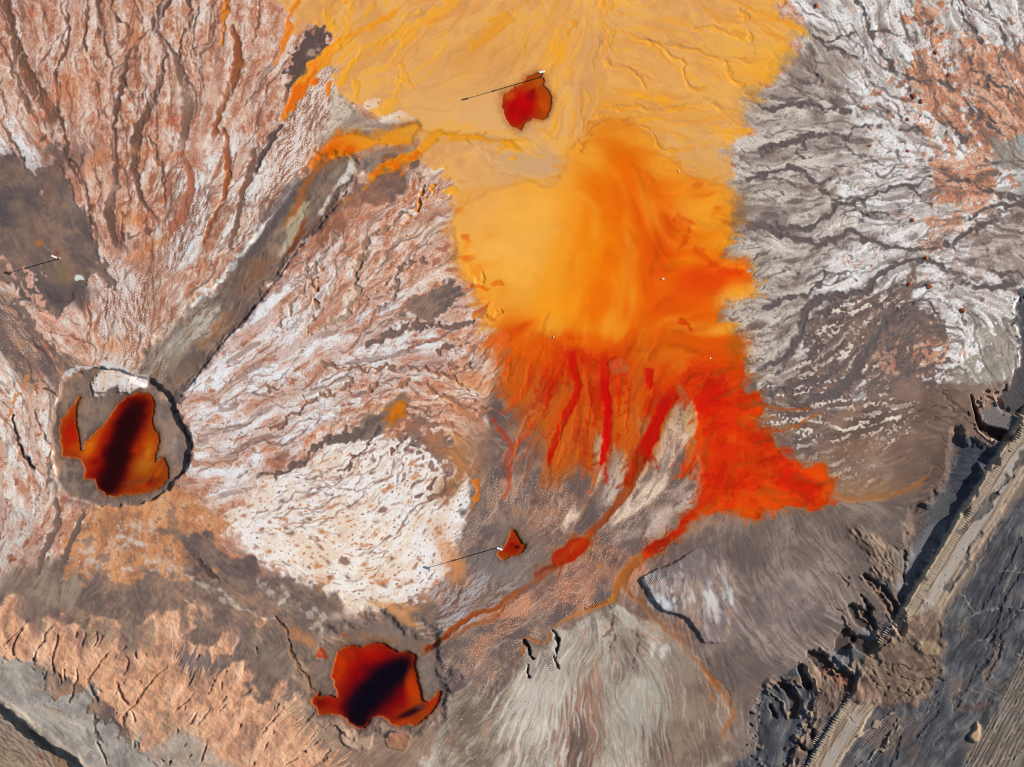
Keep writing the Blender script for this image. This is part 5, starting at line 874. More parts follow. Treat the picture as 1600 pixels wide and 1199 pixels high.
# broken brown scarp with hollows
area([(1330,835),(1340,828),(1372,835),(1400,850),(1418,880),(1408,905),(1400,935),(1408,965),(1404,990),(1380,1010),(1330,1030),(1300,1035),(1262,1030),(1250,1060),(1215,1065),(1196,1095),(1195,1200),(1250,1200),(1262,1160),(1290,1130),(1325,1090),(1340,1075),(1360,1020),(1400,985),(1412,950)], 'broken', amp=5, soft=8, nz='f', dz=.10, edge=8)
area([(1185,1100),(1215,1070),(1250,1070),(1268,1080),(1262,1130),(1240,1160),(1225,1215),(1185,1215)], 'slate', amp=5, soft=5, nz='n', dz=-.25, edge=6)
for p in [[(1350,900),(1372,912),(1395,932),(1410,955),(1409,985),(1397,972),(1376,942)], [(1325,950),(1340,948),(1358,962),(1366,978),(1362,985),(1340,975)], [(1310,988),(1322,980),(1334,995),(1326,1012),(1308,1022)], [(1335,996),(1362,1000),(1368,1010),(1355,1018),(1340,1012)], [(1262,1020),(1284,1022),(1300,1035),(1325,1050),(1336,1060),(1334,1078),(1322,1084),(1305,1066),(1284,1048)], [(1250,1046),(1256,1044),(1262,1060),(1270,1070),(1266,1078),(1256,1064)], [(1228,1080),(1240,1086),(1249,1098),(1246,1116),(1236,1120),(1238,1102)], [(1200,1098),(1208,1104),(1216,1118),(1214,1126),(1204,1116)], [(1250,1164),(1262,1172),(1271,1176),(1264,1178),(1252,1172)], [(1346,930),(1356,936),(1364,950),(1358,958),(1350,946)], [(1412,866),(1416,866),(1417,914),(1413,914)], [(1212,1066),(1225,1070),(1236,1074),(1222,1078)], [(1270,1140),(1274,1150),(1270,1160),(1266,1150)]]:
    area(p, col=(74,64,60), amp=2.6, soft=2.2, nz='L', dz=-.40, edge=3.0, amp2=1.0)  # hollows follow the dark shadow shapes; their shade is also painted in
for p, w in [([(1345,900),(1370,918),(1390,945),(1400,975)], [2,5,7,6]), ([(1338,945),(1352,975),(1372,990)], [3,5,4]), ([(1318,965),(1326,985),(1345,995)], [2,4,4]), ([(1280,1010),(1305,1030),(1330,1050)], [2,5,5]), ([(1240,1070),(1252,1095),(1250,1120)], [2,4,4]), ([(1205,1085),(1222,1100),(1232,1120)], [2,5,5]), ([(1342,1035),(1346,1050),(1340,1070)], [5,7,6]), ([(1250,1035),(1268,1060),(1280,1080)], [2,4,3]), ([(1300,1045),(1320,1070),(1325,1085)],[3,5,4]), ([(1404,960),(1402,990),(1380,1015),(1375,1040)],[5,9,9,5])]:
    line(p, w, (158,130,104), amp=1.0, soft=2, dz=.16, op=.7, relc=1)
for (x, y, r) in [(1365,1025,8),(1372,1030,7),(1310,1060,9),(1325,1068,8),(1290,1052,7)]: dab(x, y, r, (112,62,50), .6, amp=.9, nz='n')
area([(1300,1020),(1322,1018),(1332,1034),(1318,1046),(1302,1036)], col=(104,102,104), amp=3, soft=2, dz=-.2, edge=3); area([(1340,985),(1362,985),(1368,998),(1350,1000)], col=(110,108,110), amp=2, soft=2)
for k in range(40):
    x, y = rng.uniform(1200, 1400), rng.uniform(850, 1110)
    if y < 1360-x*.3 and x < 1300: continue
    a = np.deg2rad(rng.uniform(35, 60)); L_ = rng.uniform(8, 26)
    line([(x, y), (x+L_*.5*np.cos(a), y+L_*.5*np.sin(a)+rng.uniform(-3, 3)), (x+L_*np.cos(a), y+L_*np.sin(a))], [1, rng.uniform(2, 3.5), 1], (96,74,62), amp=.6, op=.45, dz=-.08)
# the road and its shoulder
S_A, S_B = -440, 430
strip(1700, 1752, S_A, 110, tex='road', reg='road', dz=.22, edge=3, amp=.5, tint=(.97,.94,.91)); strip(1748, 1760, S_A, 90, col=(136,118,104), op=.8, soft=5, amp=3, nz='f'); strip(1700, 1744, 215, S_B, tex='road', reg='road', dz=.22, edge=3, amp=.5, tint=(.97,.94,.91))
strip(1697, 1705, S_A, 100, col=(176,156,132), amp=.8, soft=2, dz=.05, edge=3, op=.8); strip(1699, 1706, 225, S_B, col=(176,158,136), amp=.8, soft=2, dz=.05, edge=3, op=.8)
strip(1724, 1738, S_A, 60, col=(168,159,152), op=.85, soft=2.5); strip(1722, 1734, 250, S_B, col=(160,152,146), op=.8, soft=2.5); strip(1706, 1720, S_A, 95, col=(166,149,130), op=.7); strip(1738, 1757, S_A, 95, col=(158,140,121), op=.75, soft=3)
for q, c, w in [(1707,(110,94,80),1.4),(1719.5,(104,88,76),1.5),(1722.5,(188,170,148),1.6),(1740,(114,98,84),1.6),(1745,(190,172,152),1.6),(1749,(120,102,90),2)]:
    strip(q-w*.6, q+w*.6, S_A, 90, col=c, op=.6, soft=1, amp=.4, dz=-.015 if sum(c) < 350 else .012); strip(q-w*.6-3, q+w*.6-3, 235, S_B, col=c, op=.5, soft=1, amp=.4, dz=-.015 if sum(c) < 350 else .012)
strip(1752, 1762, S_A, 60, col=(112,98,88), op=.6, soft=4, amp=3)
# second set of wheel tracks
AX2 = (-.46, .888); P2_ = (.888, .46)
strip(1888, 1990, 130, 420, tex='road', tint=(.76,.76,.76), op=.8, amp=4, soft=5, ax=AX2, reg='road')
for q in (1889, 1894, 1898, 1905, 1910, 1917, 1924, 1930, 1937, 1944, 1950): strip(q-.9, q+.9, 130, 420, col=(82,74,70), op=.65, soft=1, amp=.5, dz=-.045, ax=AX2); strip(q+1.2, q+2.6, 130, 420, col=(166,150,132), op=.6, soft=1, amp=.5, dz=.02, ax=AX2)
for p in [[(1600,1080),(1560,1130),(1520,1199)], [(1600,1120),(1570,1160),(1540,1199)], [(1605,1165),(1560,1190)]]: line(p, [2.5, 2.5, 2.5][:len(p)], (154,140,126), amp=.6, dz=.03, op=.6)
# slump across the road
area([(1412,972),(1430,950),(1462,950),(1470,975),(1464,1005),(1472,1030),(1478,1058),(1455,1078),(1438,1100),(1412,1106),(1396,1102),(1368,1088),(1345,1085),(1338,1060),(1350,1020),(1378,1000),(1400,990)], 'broken', amp=6, soft=10, nz='f', tint=(.99,.97,.95), dz=.16, edge=12, reg='mud_flat', rel=.2)
area([(1432,1005),(1450,998),(1462,1020),(1440,1028)], col=(152,130,104), amp=3, soft=3, dz=.15, edge=4, op=.7)
for p, w in [([(1380,1052),(1410,1058),(1440,1062),(1470,1062)], [2,3,4,3]), ([(1370,1070),(1400,1080),(1430,1088)], [2,3,4]), ([(1390,1040),(1425,1045),(1455,1045)], [2,3,3]), ([(1420,1095),(1440,1080),(1460,1070)], [2,3,3]), ([(1465,970),(1468,995),(1466,1010)], [2,3,2]), ([(1435,1010),(1437,1022)], [2,3]), ([(1395,1095),(1410,1085),(1425,1070)], [2,3,2]), ([(1455,1030),(1462,1045)], [3,2]), ([(1382,1085),(1390,1075)], [2,3]), ([(1440,1075),(1455,1055),(1475,1050)],[2,3,2])]:
    line(p, w, (92,74,60), amp=.8, dz=-.08, op=.5, relc=1)
for k in range(10):
    x, y = rng.uniform(1375, 1470), rng.uniform(1030, 1098); line([(x, y), (x+rng.uniform(4, 14), y+rng.uniform(-3, 5))], [1, 2.5], (96,78,62), amp=.7, op=.4, dz=-.05)
# spoil east of the road: push marks, ruts, stains
for p, w, c, o in [([(1590,850),(1560,905),(1530,950)], [10,12,6], (60,60,64), .7), ([(1562,950),(1552,975),(1538,998)], [5,6,4], (54,54,58), .8), ([(1575,952),(1560,985),(1550,1000)], [4,5,3], (58,58,62), .7), ([(1600,940),(1560,1000),(1520,1065)], [8,9,6], (64,62,64), .6), ([(1600,880),(1570,930),(1560,950)], [8,8,4], (66,66,70), .6), ([(1548,1005),(1530,1040),(1505,1075),(1490,1110)], [6,9,8,5], (62,60,62), .6), ([(1560,1010),(1552,1035),(1540,1060)], [8,9,5], (108,84,70), .8), ([(1540,1100),(1520,1110),(1500,1105)], [12,16,8], (96,72,62), .5), ([(1510,870),(1515,850),(1530,835)], [3,5,3], (110,104,100), .7), ([(1500,830),(1530,800),(1560,770)], [10,14,8], (64,62,64), .6), ([(1545,780),(1580,740),(1605,700)], [6,10,12], (66,64,64), .7), ([(1480,920),(1495,900),(1515,880)], [6,10,8], (64,62,66), .6), ([(1470,1100),(1450,1130),(1420,1160)], [5,8,5], (74,72,74), .5), ([(1410,1150),(1395,1180),(1380,1205)], [4,6,5], (60,56,56), .6)]:
    line(p, w, c, amp=2, soft=3, nz='l', op=o, dz=-.08, relc=.8)
for p in [[(1520,900),(1560,815),(1575,790)], [(1540,955),(1575,950),(1600,955)], [(1490,985),(1520,960),(1560,948)], [(1530,1000),(1560,1006),(1600,1025)], [(1500,930),(1520,955)], [(1480,1085),(1530,1078),(1570,1090)], [(1560,895),(1600,893)], [(1535,1058),(1560,1060)], [(1405,1145),(1420,1130),(1435,1118)], [(1445,1118),(1460,1095),(1467,1080)], [(1515,935),(1510,950)]]:
    line(p, [1.5, 2.4, 1.2][:len(p)], (132,122,112), amp=.7, op=.75, dz=.05)
for p in [[(1340,1152),(1370,1132),(1398,1112)], [(1388,1158),(1395,1145),(1402,1128)], [(1340,1199),(1385,1160),(1405,1135)]]: line(p, [2,4,2], (164,142,118), amp=.8, op=.85, dz=.12)
area([(1340,1160),(1378,1135),(1396,1120),(1392,1150),(1350,1200),(1320,1215),(1310,1200)], 'slate', amp=4, soft=4, tint=(1.2,1.15,1.1), op=.8)
area([(1521,1140),(1522,1130),(1526,1126),(1531,1132),(1530,1150),(1520,1155),(1515,1150)], col=(178,152,120), amp=1.5, soft=1.5, dz=.30, edge=4); dab(1518,1165,18,(132,112,92),.6,ry=10,rot=-60)
for k in range(60):
    x, y = rng.uniform(1420, 1610), rng.uniform(780, 1199)
    q = .852*x+.523*y
    if q < 1765: continue
    L_ = rng.uniform(14, 60); a = np.arctan2(1, -.52)+rng.uniform(-.12, .12)
    line([(x, y), (x+L_*np.cos(a), y+L_*np.sin(a))], [rng.uniform(1.5, 4), rng.uniform(1, 3)], [(62,60,63),(110,103,98),(74,70,70)][k % 3], amp=1.0, soft=1.5, op=.45, dz=-.03 if k % 3 != 1 else .04, fade=(.2, .3))
for k in range(40):
    x, y = rng.uniform(1440, 1600), rng.uniform(690, 900)
    q = .852*x+.523*y
    if q > 1695 or x < 1430+(900-y)*.3: continue
    dab(x, y, rng.uniform(2, 6), [(58,60,66),(104,102,102),(84,76,72)][k % 3], .5, amp=.9, nz='n')
# ---- standing water in the pits and hollows -------------------------------
POOLS = []
def pool(pts, label, dabs, lv, rim=(158, 68, 16), depth=.28, amp=.7, soft=1.4, core=None):
    p = curve(pts, 5, True); sl = win(p, 12)
    x = X[sl]+.8*WX[sl]; y = Y[sl]+.8*WY[sl]
    d = sd_poly(p, x, y)+amp*NS[sl]
    m = sstep(-soft, soft, d)
    full = np.zeros(X.shape, F32); full[sl] = sstep(-1, 2, d)
    C[sl] = mix(C[sl], C[sl]*rgb(.80, .72, .66), np.exp(-(np.minimum(d, 0)/6.0)**2)*.8)      # damp margin
    C[sl] = mix(C[sl], rgb(*rim), m)
    for (dx_, dy_, r, ry, a, c, o) in dabs: dab(dx_, dy_, r, c, o, ry=ry, rot=a, amp=.07, nz='w', mask=full, pw=2.8)
    full_m = full[sl]; C[sl] = C[sl]*(1+(.90-1+.05*L2[sl]*0+.035*FR[sl])*full_m)[..., None]
    edge = np.exp(-((d-0.8)/1.8)**2)*.5
    C[sl] = mix(C[sl], rgb(*rim), edge)
    RL[sl] *= (1-m*.9)
    base = B[sl]*(1-m)+m*lv
    B[sl] = base-depth*sstep(-.5, 9, d)
    POOLS.append((sl, d.copy(), lv, label))
K1 = (38, 4, 8)
west = [
 ([(190,625),(205,617),(222,614),(238,622),(240,640),(237,662),(247,680),(246,700),(242,722),(255,716),(262,738),(256,752),(232,770),(200,774),(172,775),(150,763),(145,750),(130,748),(133,735),(128,722),(118,717),(98,714),(97,700),(92,680),(93,660),(105,645),(114,632),(124,622),(119,650),(123,690),(128,704),(140,684),(165,660),(180,637)],
  'deep red acid pool with a dark central streak in the western pit', [(180,690,70,60,-50,(186,52,2),.9),(150,675,28,9,-50,(206,100,12),.95),(140,700,20,10,-50,(226,130,20),.8),(232,700,14,36,10,(198,84,6),.9),(222,728,22,14,-10,(196,108,26),.9),(238,690,8,20,0,(186,78,8),.8),(205,690,16,40,25,(168,34,2),.8),(205,640,34,24,-50,(176,24,0),.9),(180,680,44,22,-55,(170,20,0),.9),(150,730,24,18,-30,(180,36,0),.9),(108,680,12,34,5,(184,28,2),1.),(104,645,10,18,30,(200,70,8),.7),(118,700,12,8,0,(206,78,8),.7),(148,722,10,7,-20,(110,10,4),.7),(165,745,26,26,0,(140,10,2),.8),(205,650,36,24,-60,(120,6,4),.9),(175,735,44,26,-72,(110,4,6),.9),(206,650,30,18,-62,K1,1.),(198,668,34,20,-65,K1,1.),(185,700,36,19,-70,K1,1.),(178,730,34,19,-72,K1,1.),(168,758,22,18,-70,K1,1.),(215,703,12,3,-15,(186,50,4),.7),(238,752,12,6,-45,(90,4,6),.9),(222,762,34,6,-18,(186,50,6),.6),(245,742,14,5,-60,(214,90,10),.7),(215,752,30,2,-8,(120,70,40),.6),(232,705,6,14,20,(204,140,50),.5)], -.36),
 ([(520,1045),(528,1022),(548,1009),(565,1012),(582,1004),(608,1010),(622,1018),(650,1022),(649,1048),(656,1066),(661,1094),(672,1096),(686,1081),(690,1086),(684,1102),(670,1120),(645,1133),(620,1135),(605,1126),(588,1121),(575,1128),(560,1139),(546,1131),(533,1119),(512,1116),(500,1119),(495,1106),(487,1094),(497,1083),(501,1090),(516,1089),(527,1090),(519,1062)],
  'red acid pool with a black-blue core in the southern pit', [(590,1070,90,70,-30,(150,16,4),.9),(540,1035,26,26,0,(188,40,0),.9),(590,1025,40,16,10,(190,24,0),.9),(535,1055,14,30,0,(206,70,4),.6),(640,1050,16,26,0,(186,40,2),.9),(622,1088,34,22,-40,(150,4,8),.95),(590,1075,60,34,-48,(70,0,20),.85),(648,1085,14,24,0,(210,84,6),.6),(555,1060,24,40,20,(150,6,10),.8),(580,1045,30,16,-30,(140,4,12),.7),(515,1102,24,12,0,(168,26,6),.9),(500,1100,12,10,0,(110,8,8),.8),(545,1105,20,14,0,(110,0,14),.8),(624,1047,26,19,-40,(12,2,18),1.),(605,1060,32,23,-45,(12,2,20),1.),(582,1080,34,25,-50,(12,2,20),1.),(565,1102,28,26,-60,(12,2,20),1.),(556,1124,20,18,-60,(16,2,18),1.),(640,1115,26,6,-28,(30,4,20),.9),(655,1106,8,4,0,(90,60,56),.6),(675,1100,16,7,-50,(176,40,8),.8),(630,1128,20,6,-10,(196,60,6),.7),(640,1062,8,20,10,(214,84,4),.5)], -.33),
 ([(784,165),(785,155),(788,147),(800,138),(812,131),(825,120),(836,114),(846,116),(851,124),(850,133),(858,141),(863,156),(858,178),(850,186),(836,187),(825,190),(819,199),(810,203),(797,197),(789,186)],
  'round red pool staining the yellow flat beside a sampling pole', [(825,160,36,34,0,(206,54,0),.9),(808,172,20,24,0,(190,4,0),1.),(818,165,22,20,0,(188,2,0),1.),(850,165,12,18,0,(214,84,2),.8),(842,128,16,10,0,(212,96,10),.7),(829,150,9,8,-40,(150,8,4),.8),(833,142,6,3,-60,(130,14,8),.7),(806,186,12,10,0,(196,14,0),.8),(796,150,10,8,0,(214,96,8),.6)], -.06),
 ([(800,829),(808,830),(812,840),(818,850),(822,852),(815,864),(800,870),(785,876),(777,868),(779,860),(789,854),(793,844)],
  'small rust-red seep pool on the grey mud', [(800,852,18,18,0,(172,36,2),.95),(798,858,14,8,0,(160,24,2),.8),(808,855,4,3,0,(50,8,10),.95),(799,851,4,3,0,(120,12,6),.8),(785,868,8,6,0,(182,70,10),.7)], -.10),
]
for pts, lab, dabs, lv in west: pool(pts, lab, dabs, lv)
area([(489,1028),(499,1014),(505,1018),(512,1029),(500,1030)], col=(150,62,28), amp=1.5, soft=2.5, wet=.8); dab(537,993,3,(170,64,20),.9)
# ------------------------------------------------------------------ materials
def surface_material(name, rough=.93, wet_rough=.16, gscale=9.0, gamp=.10, bump=.25, spec=.25):
    m = bpy.data.materials.new(name); m.use_nodes = True; t = m.node_tree; N = t.nodes; N.clear(); K = t.links.new
    out = N.new('ShaderNodeOutputMaterial'); pb = N.new('ShaderNodeBsdfPrincipled'); K(pb.outputs[0], out.inputs[0])
    at = N.new('ShaderNodeAttribute'); at.attribute_name = 'mineral'
    wt = N.new('ShaderNodeAttribute'); wt.attribute_name = 'wetness'
    tc = N.new('ShaderNodeTexCoord')
    n1 = N.new('ShaderNodeTexNoise'); n1.inputs['Scale'].default_value = gscale; n1.inputs['Detail'].default_value = 5; n1.inputs['Roughness'].default_value = .7
    K(tc.outputs['Object'], n1.inputs['Vector'])
    dry = N.new('ShaderNodeMath'); dry.operation = 'MULTIPLY_ADD'; K(wt.outputs['Fac'], dry.inputs[0]); dry.inputs[1].default_value = -.8; dry.inputs[2].default_value = 1.0
    mr = N.new('ShaderNodeMapRange'); K(n1.outputs['Fac'], mr.inputs['Value']); mr.inputs['From Min'].default_value = .25; mr.inputs['From Max'].default_value = .75
    mr.inputs['To Min'].default_value = -gamp; mr.inputs['To Max'].default_value = gamp; mr.clamp = False
    ml = N.new('ShaderNodeMath'); ml.operation = 'MULTIPLY'; K(mr.outputs[0], ml.inputs[0]); K(dry.outputs[0], ml.inputs[1])
    ad = N.new('ShaderNodeMath'); ad.operation = 'ADD'; K(ml.outputs[0], ad.inputs[0]); ad.inputs[1].default_value = 1.0
    vm = N.new('ShaderNodeVectorMath'); vm.operation = 'SCALE'; K(at.outputs['Color'], vm.inputs[0]); K(ad.outputs[0], vm.inputs['Scale'])
    K(vm.outputs[0], pb.inputs['Base Color'])
    ro = N.new('ShaderNodeMapRange'); K(wt.outputs['Fac'], ro.inputs['Value']); ro.inputs['To Min'].default_value = rough; ro.inputs['To Max'].default_value = wet_rough
    K(ro.outputs[0], pb.inputs['Roughness'])
    pb.inputs['Specular IOR Level'].default_value = spec
    bp = N.new('ShaderNodeBump'); bp.inputs['Strength'].default_value = bump; bp.inputs['Distance'].default_value = .03
    K(n1.outputs['Fac'], bp.inputs['Height']); K(bp.outputs[0], pb.inputs['Normal'])
    return m
def plain_material(name, c, rough=.6, var=.12, scale=6.0, metal=0.0):
    m = bpy.data.materials.new(name); m.use_nodes = True; t = m.node_tree; N = t.nodes; K = t.links.new; pb = N['Principled BSDF']
    n = N.new('ShaderNodeTexNoise'); n.inputs['Scale'].default_value = scale; n.inputs['Detail'].default_value = 4
    tc = N.new('ShaderNodeTexCoord'); K(tc.outputs['Object'], n.inputs['Vector'])
    cr = N.new('ShaderNodeValToRGB'); K(n.outputs['Fac'], cr.inputs[0])
    cr.color_ramp.elements[0].position = .3; cr.color_ramp.elements[1].position = .7
    cr.color_ramp.elements[0].color = [v*(1-var*2) for v in c]+[1]; cr.color_ramp.elements[1].color = [min(1, v*(1+var)) for v in c]+[1]
    K(cr.outputs[0], pb.inputs['Base Color']); pb.inputs['Roughness'].default_value = rough; pb.inputs['Metallic'].default_value = metal
    return m
def lin(c): c = np.clip(np.asarray(c, F32)/255, 0, 1); return np.where(c <= .04045, c/12.92, ((c+.055)/1.055)**2.4)
# ------------------------------------------------------------------ the ground, split by piece of the setting
H = (B+RL*RELIEF).astype(F32)
CL = np.clip(lin(C)*ALBEDO_GAIN, .002, .92).astype(F32)
CO = np.concatenate([CL, np.ones(CL.shape[:2]+(1,), F32)], 2)
def wx(x): return (x-800.0)*U
def wy(y): return (599.5-y)*U
def grid_mesh(name, vx, vy, vz, col, wet, quads, mat, smooth=True, nrm=None):
    """quads: (n,4) indices into the flat vertex arrays"""
    used, inv = np.unique(quads.ravel(), return_inverse=True)
    co = np.stack([vx.ravel()[used], vy.ravel()[used], vz.ravel()[used]], 1).astype(F32)
    me = bpy.data.meshes.new(name); nq = len(quads)
    me.vertices.add(len(used)); me.vertices.foreach_set('co', co.ravel())
    me.loops.add(nq*4); me.loops.foreach_set('vertex_index', inv.astype(np.int32).ravel())
    me.polygons.add(nq); me.polygons.foreach_set('loop_start', np.arange(0, nq*4, 4, dtype=np.int32))
    me.update(calc_edges=True)
    if smooth: me.polygons.foreach_set('use_smooth', np.ones(nq, bool))
    a = me.attributes.new('mineral', 'FLOAT_COLOR', 'POINT'); a.data.foreach_set('color', col.reshape(-1, 4)[used].ravel().astype(F32))
    b = me.attributes.new('wetness', 'FLOAT', 'POINT'); b.data.foreach_set('value', wet.ravel()[used].astype(F32))
    if nrm is not None: me.normals_split_custom_set_from_vertices(nrm.reshape(-1, 3)[used])
    me.materials.append(mat)
    ob = bpy.data.objects.new(name, me); COL.objects.link(ob)
    return ob
MATS = {'ground': surface_material('pink_salt_crust'), 'salt_flat': surface_material('white_salt_crust'), 'mud_flat': surface_material('mauve_mud', gamp=.08, bump=.15),
        'ochre_flat': surface_material('ochre_sediment', rough=.8, gamp=.05, bump=.08), 'orange_water': surface_material('stained_water', rough=.3, gamp=.02, bump=.02, gscale=2.0, spec=.12),
        'grey_crust': surface_material('grey_salt_crust'), 'clay_bank': surface_material('orange_clay'), 'road': surface_material('compacted_road', gamp=.08), 'spoil_slope': surface_material('slate_spoil', gamp=.16, bump=.4),
        'silt_fan': surface_material('olive_silt', gamp=.09), 'raised_slab': surface_material('dried_slab'), 'gully_bed': surface_material('wet_gully_mud', gamp=.06, bump=.1)}
GROUND_LABEL = {'ground': 'pink and rust salt crust cut by brown drainage lines', 'salt_flat': 'white streaked salt crust in the middle', 'mud_flat': 'smooth mauve brown mud flat', 'ochre_flat': 'yellow ochre flat with orange rills',
 'orange_water': 'orange to red stained shallow water spreading in fingers', 'grey_crust': 'grey white cracked crust east of the orange water', 'clay_bank': 'orange clay bank with dark gullies', 'road': 'pale graded haul road with wheel marks',
 'spoil_slope': 'dark slate coloured spoil slope beside the haul road', 'silt_fan': 'pale olive grey silt fan', 'raised_slab': 'raised grey slab of dried mud with a shadowed edge', 'gully_bed': 'brown gully bed and pit floor'}
GX, GY = np.meshgrid(wx(gx), wy(gy))
_hy, _hx = np.gradient(H, STEP*U); NRM = np.stack([-_hx, _hy, np.ones_like(H)], -1); NRM = (NRM/np.linalg.norm(NRM, axis=2, keepdims=True)).astype(F32)
idx = np.arange(NX*NY, dtype=np.int64).reshape(NY, NX)
Q = np.stack([idx[1:, :-1], idx[1:, 1:], idx[:-1, 1:], idx[:-1, :-1]], -1)
SET = {}
# stray specks of a region join their surroundings
RG = REG.copy()
for _ in range(3):
    cnt = np.stack([sum(np.roll(np.roll((RG == k), dj, 0), di, 1).astype(np.uint8) for dj in (-3, 0, 3) for di in (-3, 0, 3)) for k in range(len(REGIONS))])
    RG = cnt.argmax(0).astype(np.uint8)
RQ = RG[:-1, :-1]
for k, nm in enumerate(REGIONS):
    q = Q[RQ == k]
    if len(q) == 0: continue
    ob = grid_mesh(nm, GX, GY, H, CO, WET, q, MATS[nm], nrm=NRM); ob['kind'] = 'structure'; ob['label'] = GROUND_LABEL[nm]; SET[nm] = ob
# water in the pits
for sl, d, lv, lab in POOLS:
    sub = idx[sl]; h, w = sub.shape
    q = np.stack([sub[1:, :-1], sub[1:, 1:], sub[:-1, 1:], sub[:-1, :-1]], -1)
    keep = (np.maximum(np.maximum(d[1:, :-1], d[1:, 1:]), np.maximum(d[:-1, 1:], d[:-1, :-1])) > -2.5)
    Z = np.full(X.shape, lv-.012, F32); W_ = np.full(X.shape, 1.0, F32)
    ob = grid_mesh('pool_water', GX, GY, Z, CO, W_, q[keep], MATS['orange_water']); ob['kind'] = 'structure'; ob['label'] = lab
# the same land going on outside the picture
def mirror(v, lo, hi):
    s = hi-lo; t = np.mod(v-lo, 2*s); return lo+np.where(t > s, 2*s-t, t)
ox = np.concatenate([np.linspace(-2600, -700, 40), np.arange(-690, 2300, 9.), np.linspace(2310, 4200, 40)]); oy = np.concatenate([np.linspace(-2600, -700, 40), np.arange(-690, 1900, 9.), np.linspace(1910, 3800, 40)])
OX, OY = np.meshgrid(ox.astype(F32), oy.astype(F32))
mx = mirror(OX, -30, 1630); my = mirror(OY, -30, 1229)
oz = sample(H, mx, my)-.04; oc = sample(CO, mx, my); ow = sample(WET, mx, my)
oi = np.arange(OX.size).reshape(OX.shape)
oq = np.stack([oi[1:, :-1], oi[1:, 1:], oi[:-1, 1:], oi[:-1, :-1]], -1)
inside = (OX[:-1, :-1] > -36) & (OX[:-1, 1:] < 1634) & (OY[:-1, :-1] > -36) & (OY[1:, :-1] < 1234)
ob = grid_mesh('outer_ground', wx(OX), wy(OY), oz, oc, ow, oq[~inside], surface_material('outer_crust')); ob['kind'] = 'structure'; ob['label'] = 'salt and clay flats around the ponds'
far = bpy.data.meshes.new('far_ground'); R_ = 6000; far.from_pydata([(-R_, -R_, -3.2), (R_, -R_, -3.2), (R_, R_, -3.2), (-R_, R_, -3.2)], [], [(0, 1, 2, 3)])
far.materials.append(plain_material('far_crust', (.36, .25, .19), .95, .25, .02)); ob = bpy.data.objects.new('far_ground', far); COL.objects.link(ob); ob['kind'] = 'structure'; ob['label'] = 'bare reddish plain reaching the horizon'
def gz(x, y): return float(sample(H, np.array([x], F32), np.array([y], F32))[0])
# ------------------------------------------------------------------ sampling poles
def tube(bm, a, b, r0, r1, n=10):
    a = Vector(a); b = Vector(b); z = (b-a).normalized(); q = z.to_track_quat('Z', 'Y')
    ra = [bm.verts.new(a+q @ Vector((r0*math.cos(2*math.pi*k/n), r0*math.sin(2*math.pi*k/n), 0))) for k in range(n)]
    rb = [bm.verts.new(b+q @ Vector((r1*math.cos(2*math.pi*k/n), r1*math.sin(2*math.pi*k/n), 0))) for k in range(n)]
    for k in range(n): bm.faces.new((ra[k], ra[(k+1) % n], rb[(k+1) % n], rb[k]))
    bm.faces.new(rb); bm.faces.new(ra[::-1])
def box(bm, c, s, rz=0.0, bev=.012):
    r = bmesh.ops.create_cube(bm, size=1.0, matrix=Matrix.Translation(c) @ Matrix.Rotation(rz, 4, 'Z') @ Matrix.Diagonal((s[0], s[1], s[2], 1)))
    if bev: bmesh.ops.bevel(bm, geom=list({e for v in r['verts'] for e in v.link_edges}), offset=bev, segments=2, affect='EDGES')
def mesh_ob(name, bm, mat, parent=None):
    me = bpy.data.meshes.new(name); bm.normal_update(); bm.to_mesh(me); bm.free(); me.materials.append(mat)
    o = bpy.data.objects.new(name, me); COL.objects.link(o)
    if parent: o.parent = parent
    return o
M_STEEL = plain_material('galvanised_pole', (.30, .29, .28), .5, .1, 8, .4); M_WHITE = plain_material('white_enamel', (.82, .82, .80), .4, .04, 10); M_DARK = plain_material('dark_clamp', (.06, .055, .05), .6); M_CONC = plain_material('concrete_footing', (.38, .36, .33), .9, .12, 14)
POLES = [((93.0, 404.0), 2.15, -22, 'short white topped sampling pole on the dark mud in the west'), ((847.5, 120.0), 3.25, 12, 'white topped sampling pole at the edge of the round red pool'), ((782.0, 854.5), 3.05, -22, 'white topped sampling pole beside the small rust-red seep')]
for (px, py), h, rz, lab in POLES:
    e = bpy.data.objects.new('sampling_pole', None); COL.objects.link(e); e.location = (wx(px), wy(py), gz(px, py)); e.rotation_euler = (0, 0, math.radians(rz))
    e['label'] = lab; e['category'] = 'pole'; e['group'] = 'sampling poles with long shadows'
    bm = bmesh.new(); tube(bm, (0, 0, -.25), (0, 0, .06), .10, .085, 14); mesh_ob('footing', bm, M_CONC, e)
    bm = bmesh.new(); tube(bm, (0, 0, -.1), (0, 0, h*.66), .045, .042, 12); mesh_ob('lower_shaft', bm, M_STEEL, e)
    bm = bmesh.new(); tube(bm, (0, 0, h*.62), (0, 0, h-.05), .030, .028, 12); mesh_ob('upper_shaft', bm, M_STEEL, e)
    bm = bmesh.new(); tube(bm, (0, 0, h*.61), (0, 0, h*.66+.02), .065, .065, 12); box(bm, (.06, 0, h*.64), (.06, .03, .05)); mesh_ob('collar', bm, M_DARK, e)
    bm = bmesh.new(); box(bm, (-.06, 0, h), (.46, .15, .09), 0, .02); mesh_ob('white_head', bm, M_WHITE, e)
    bm = bmesh.new(); tube(bm, (.0, 0, h-.12), (.12, 0, h-.04), .018, .018, 8); tube(bm, (0, 0, h-.12), (-.16, 0, h-.04), .018, .018, 8); mesh_ob('bracket', bm, M_STEEL, e)
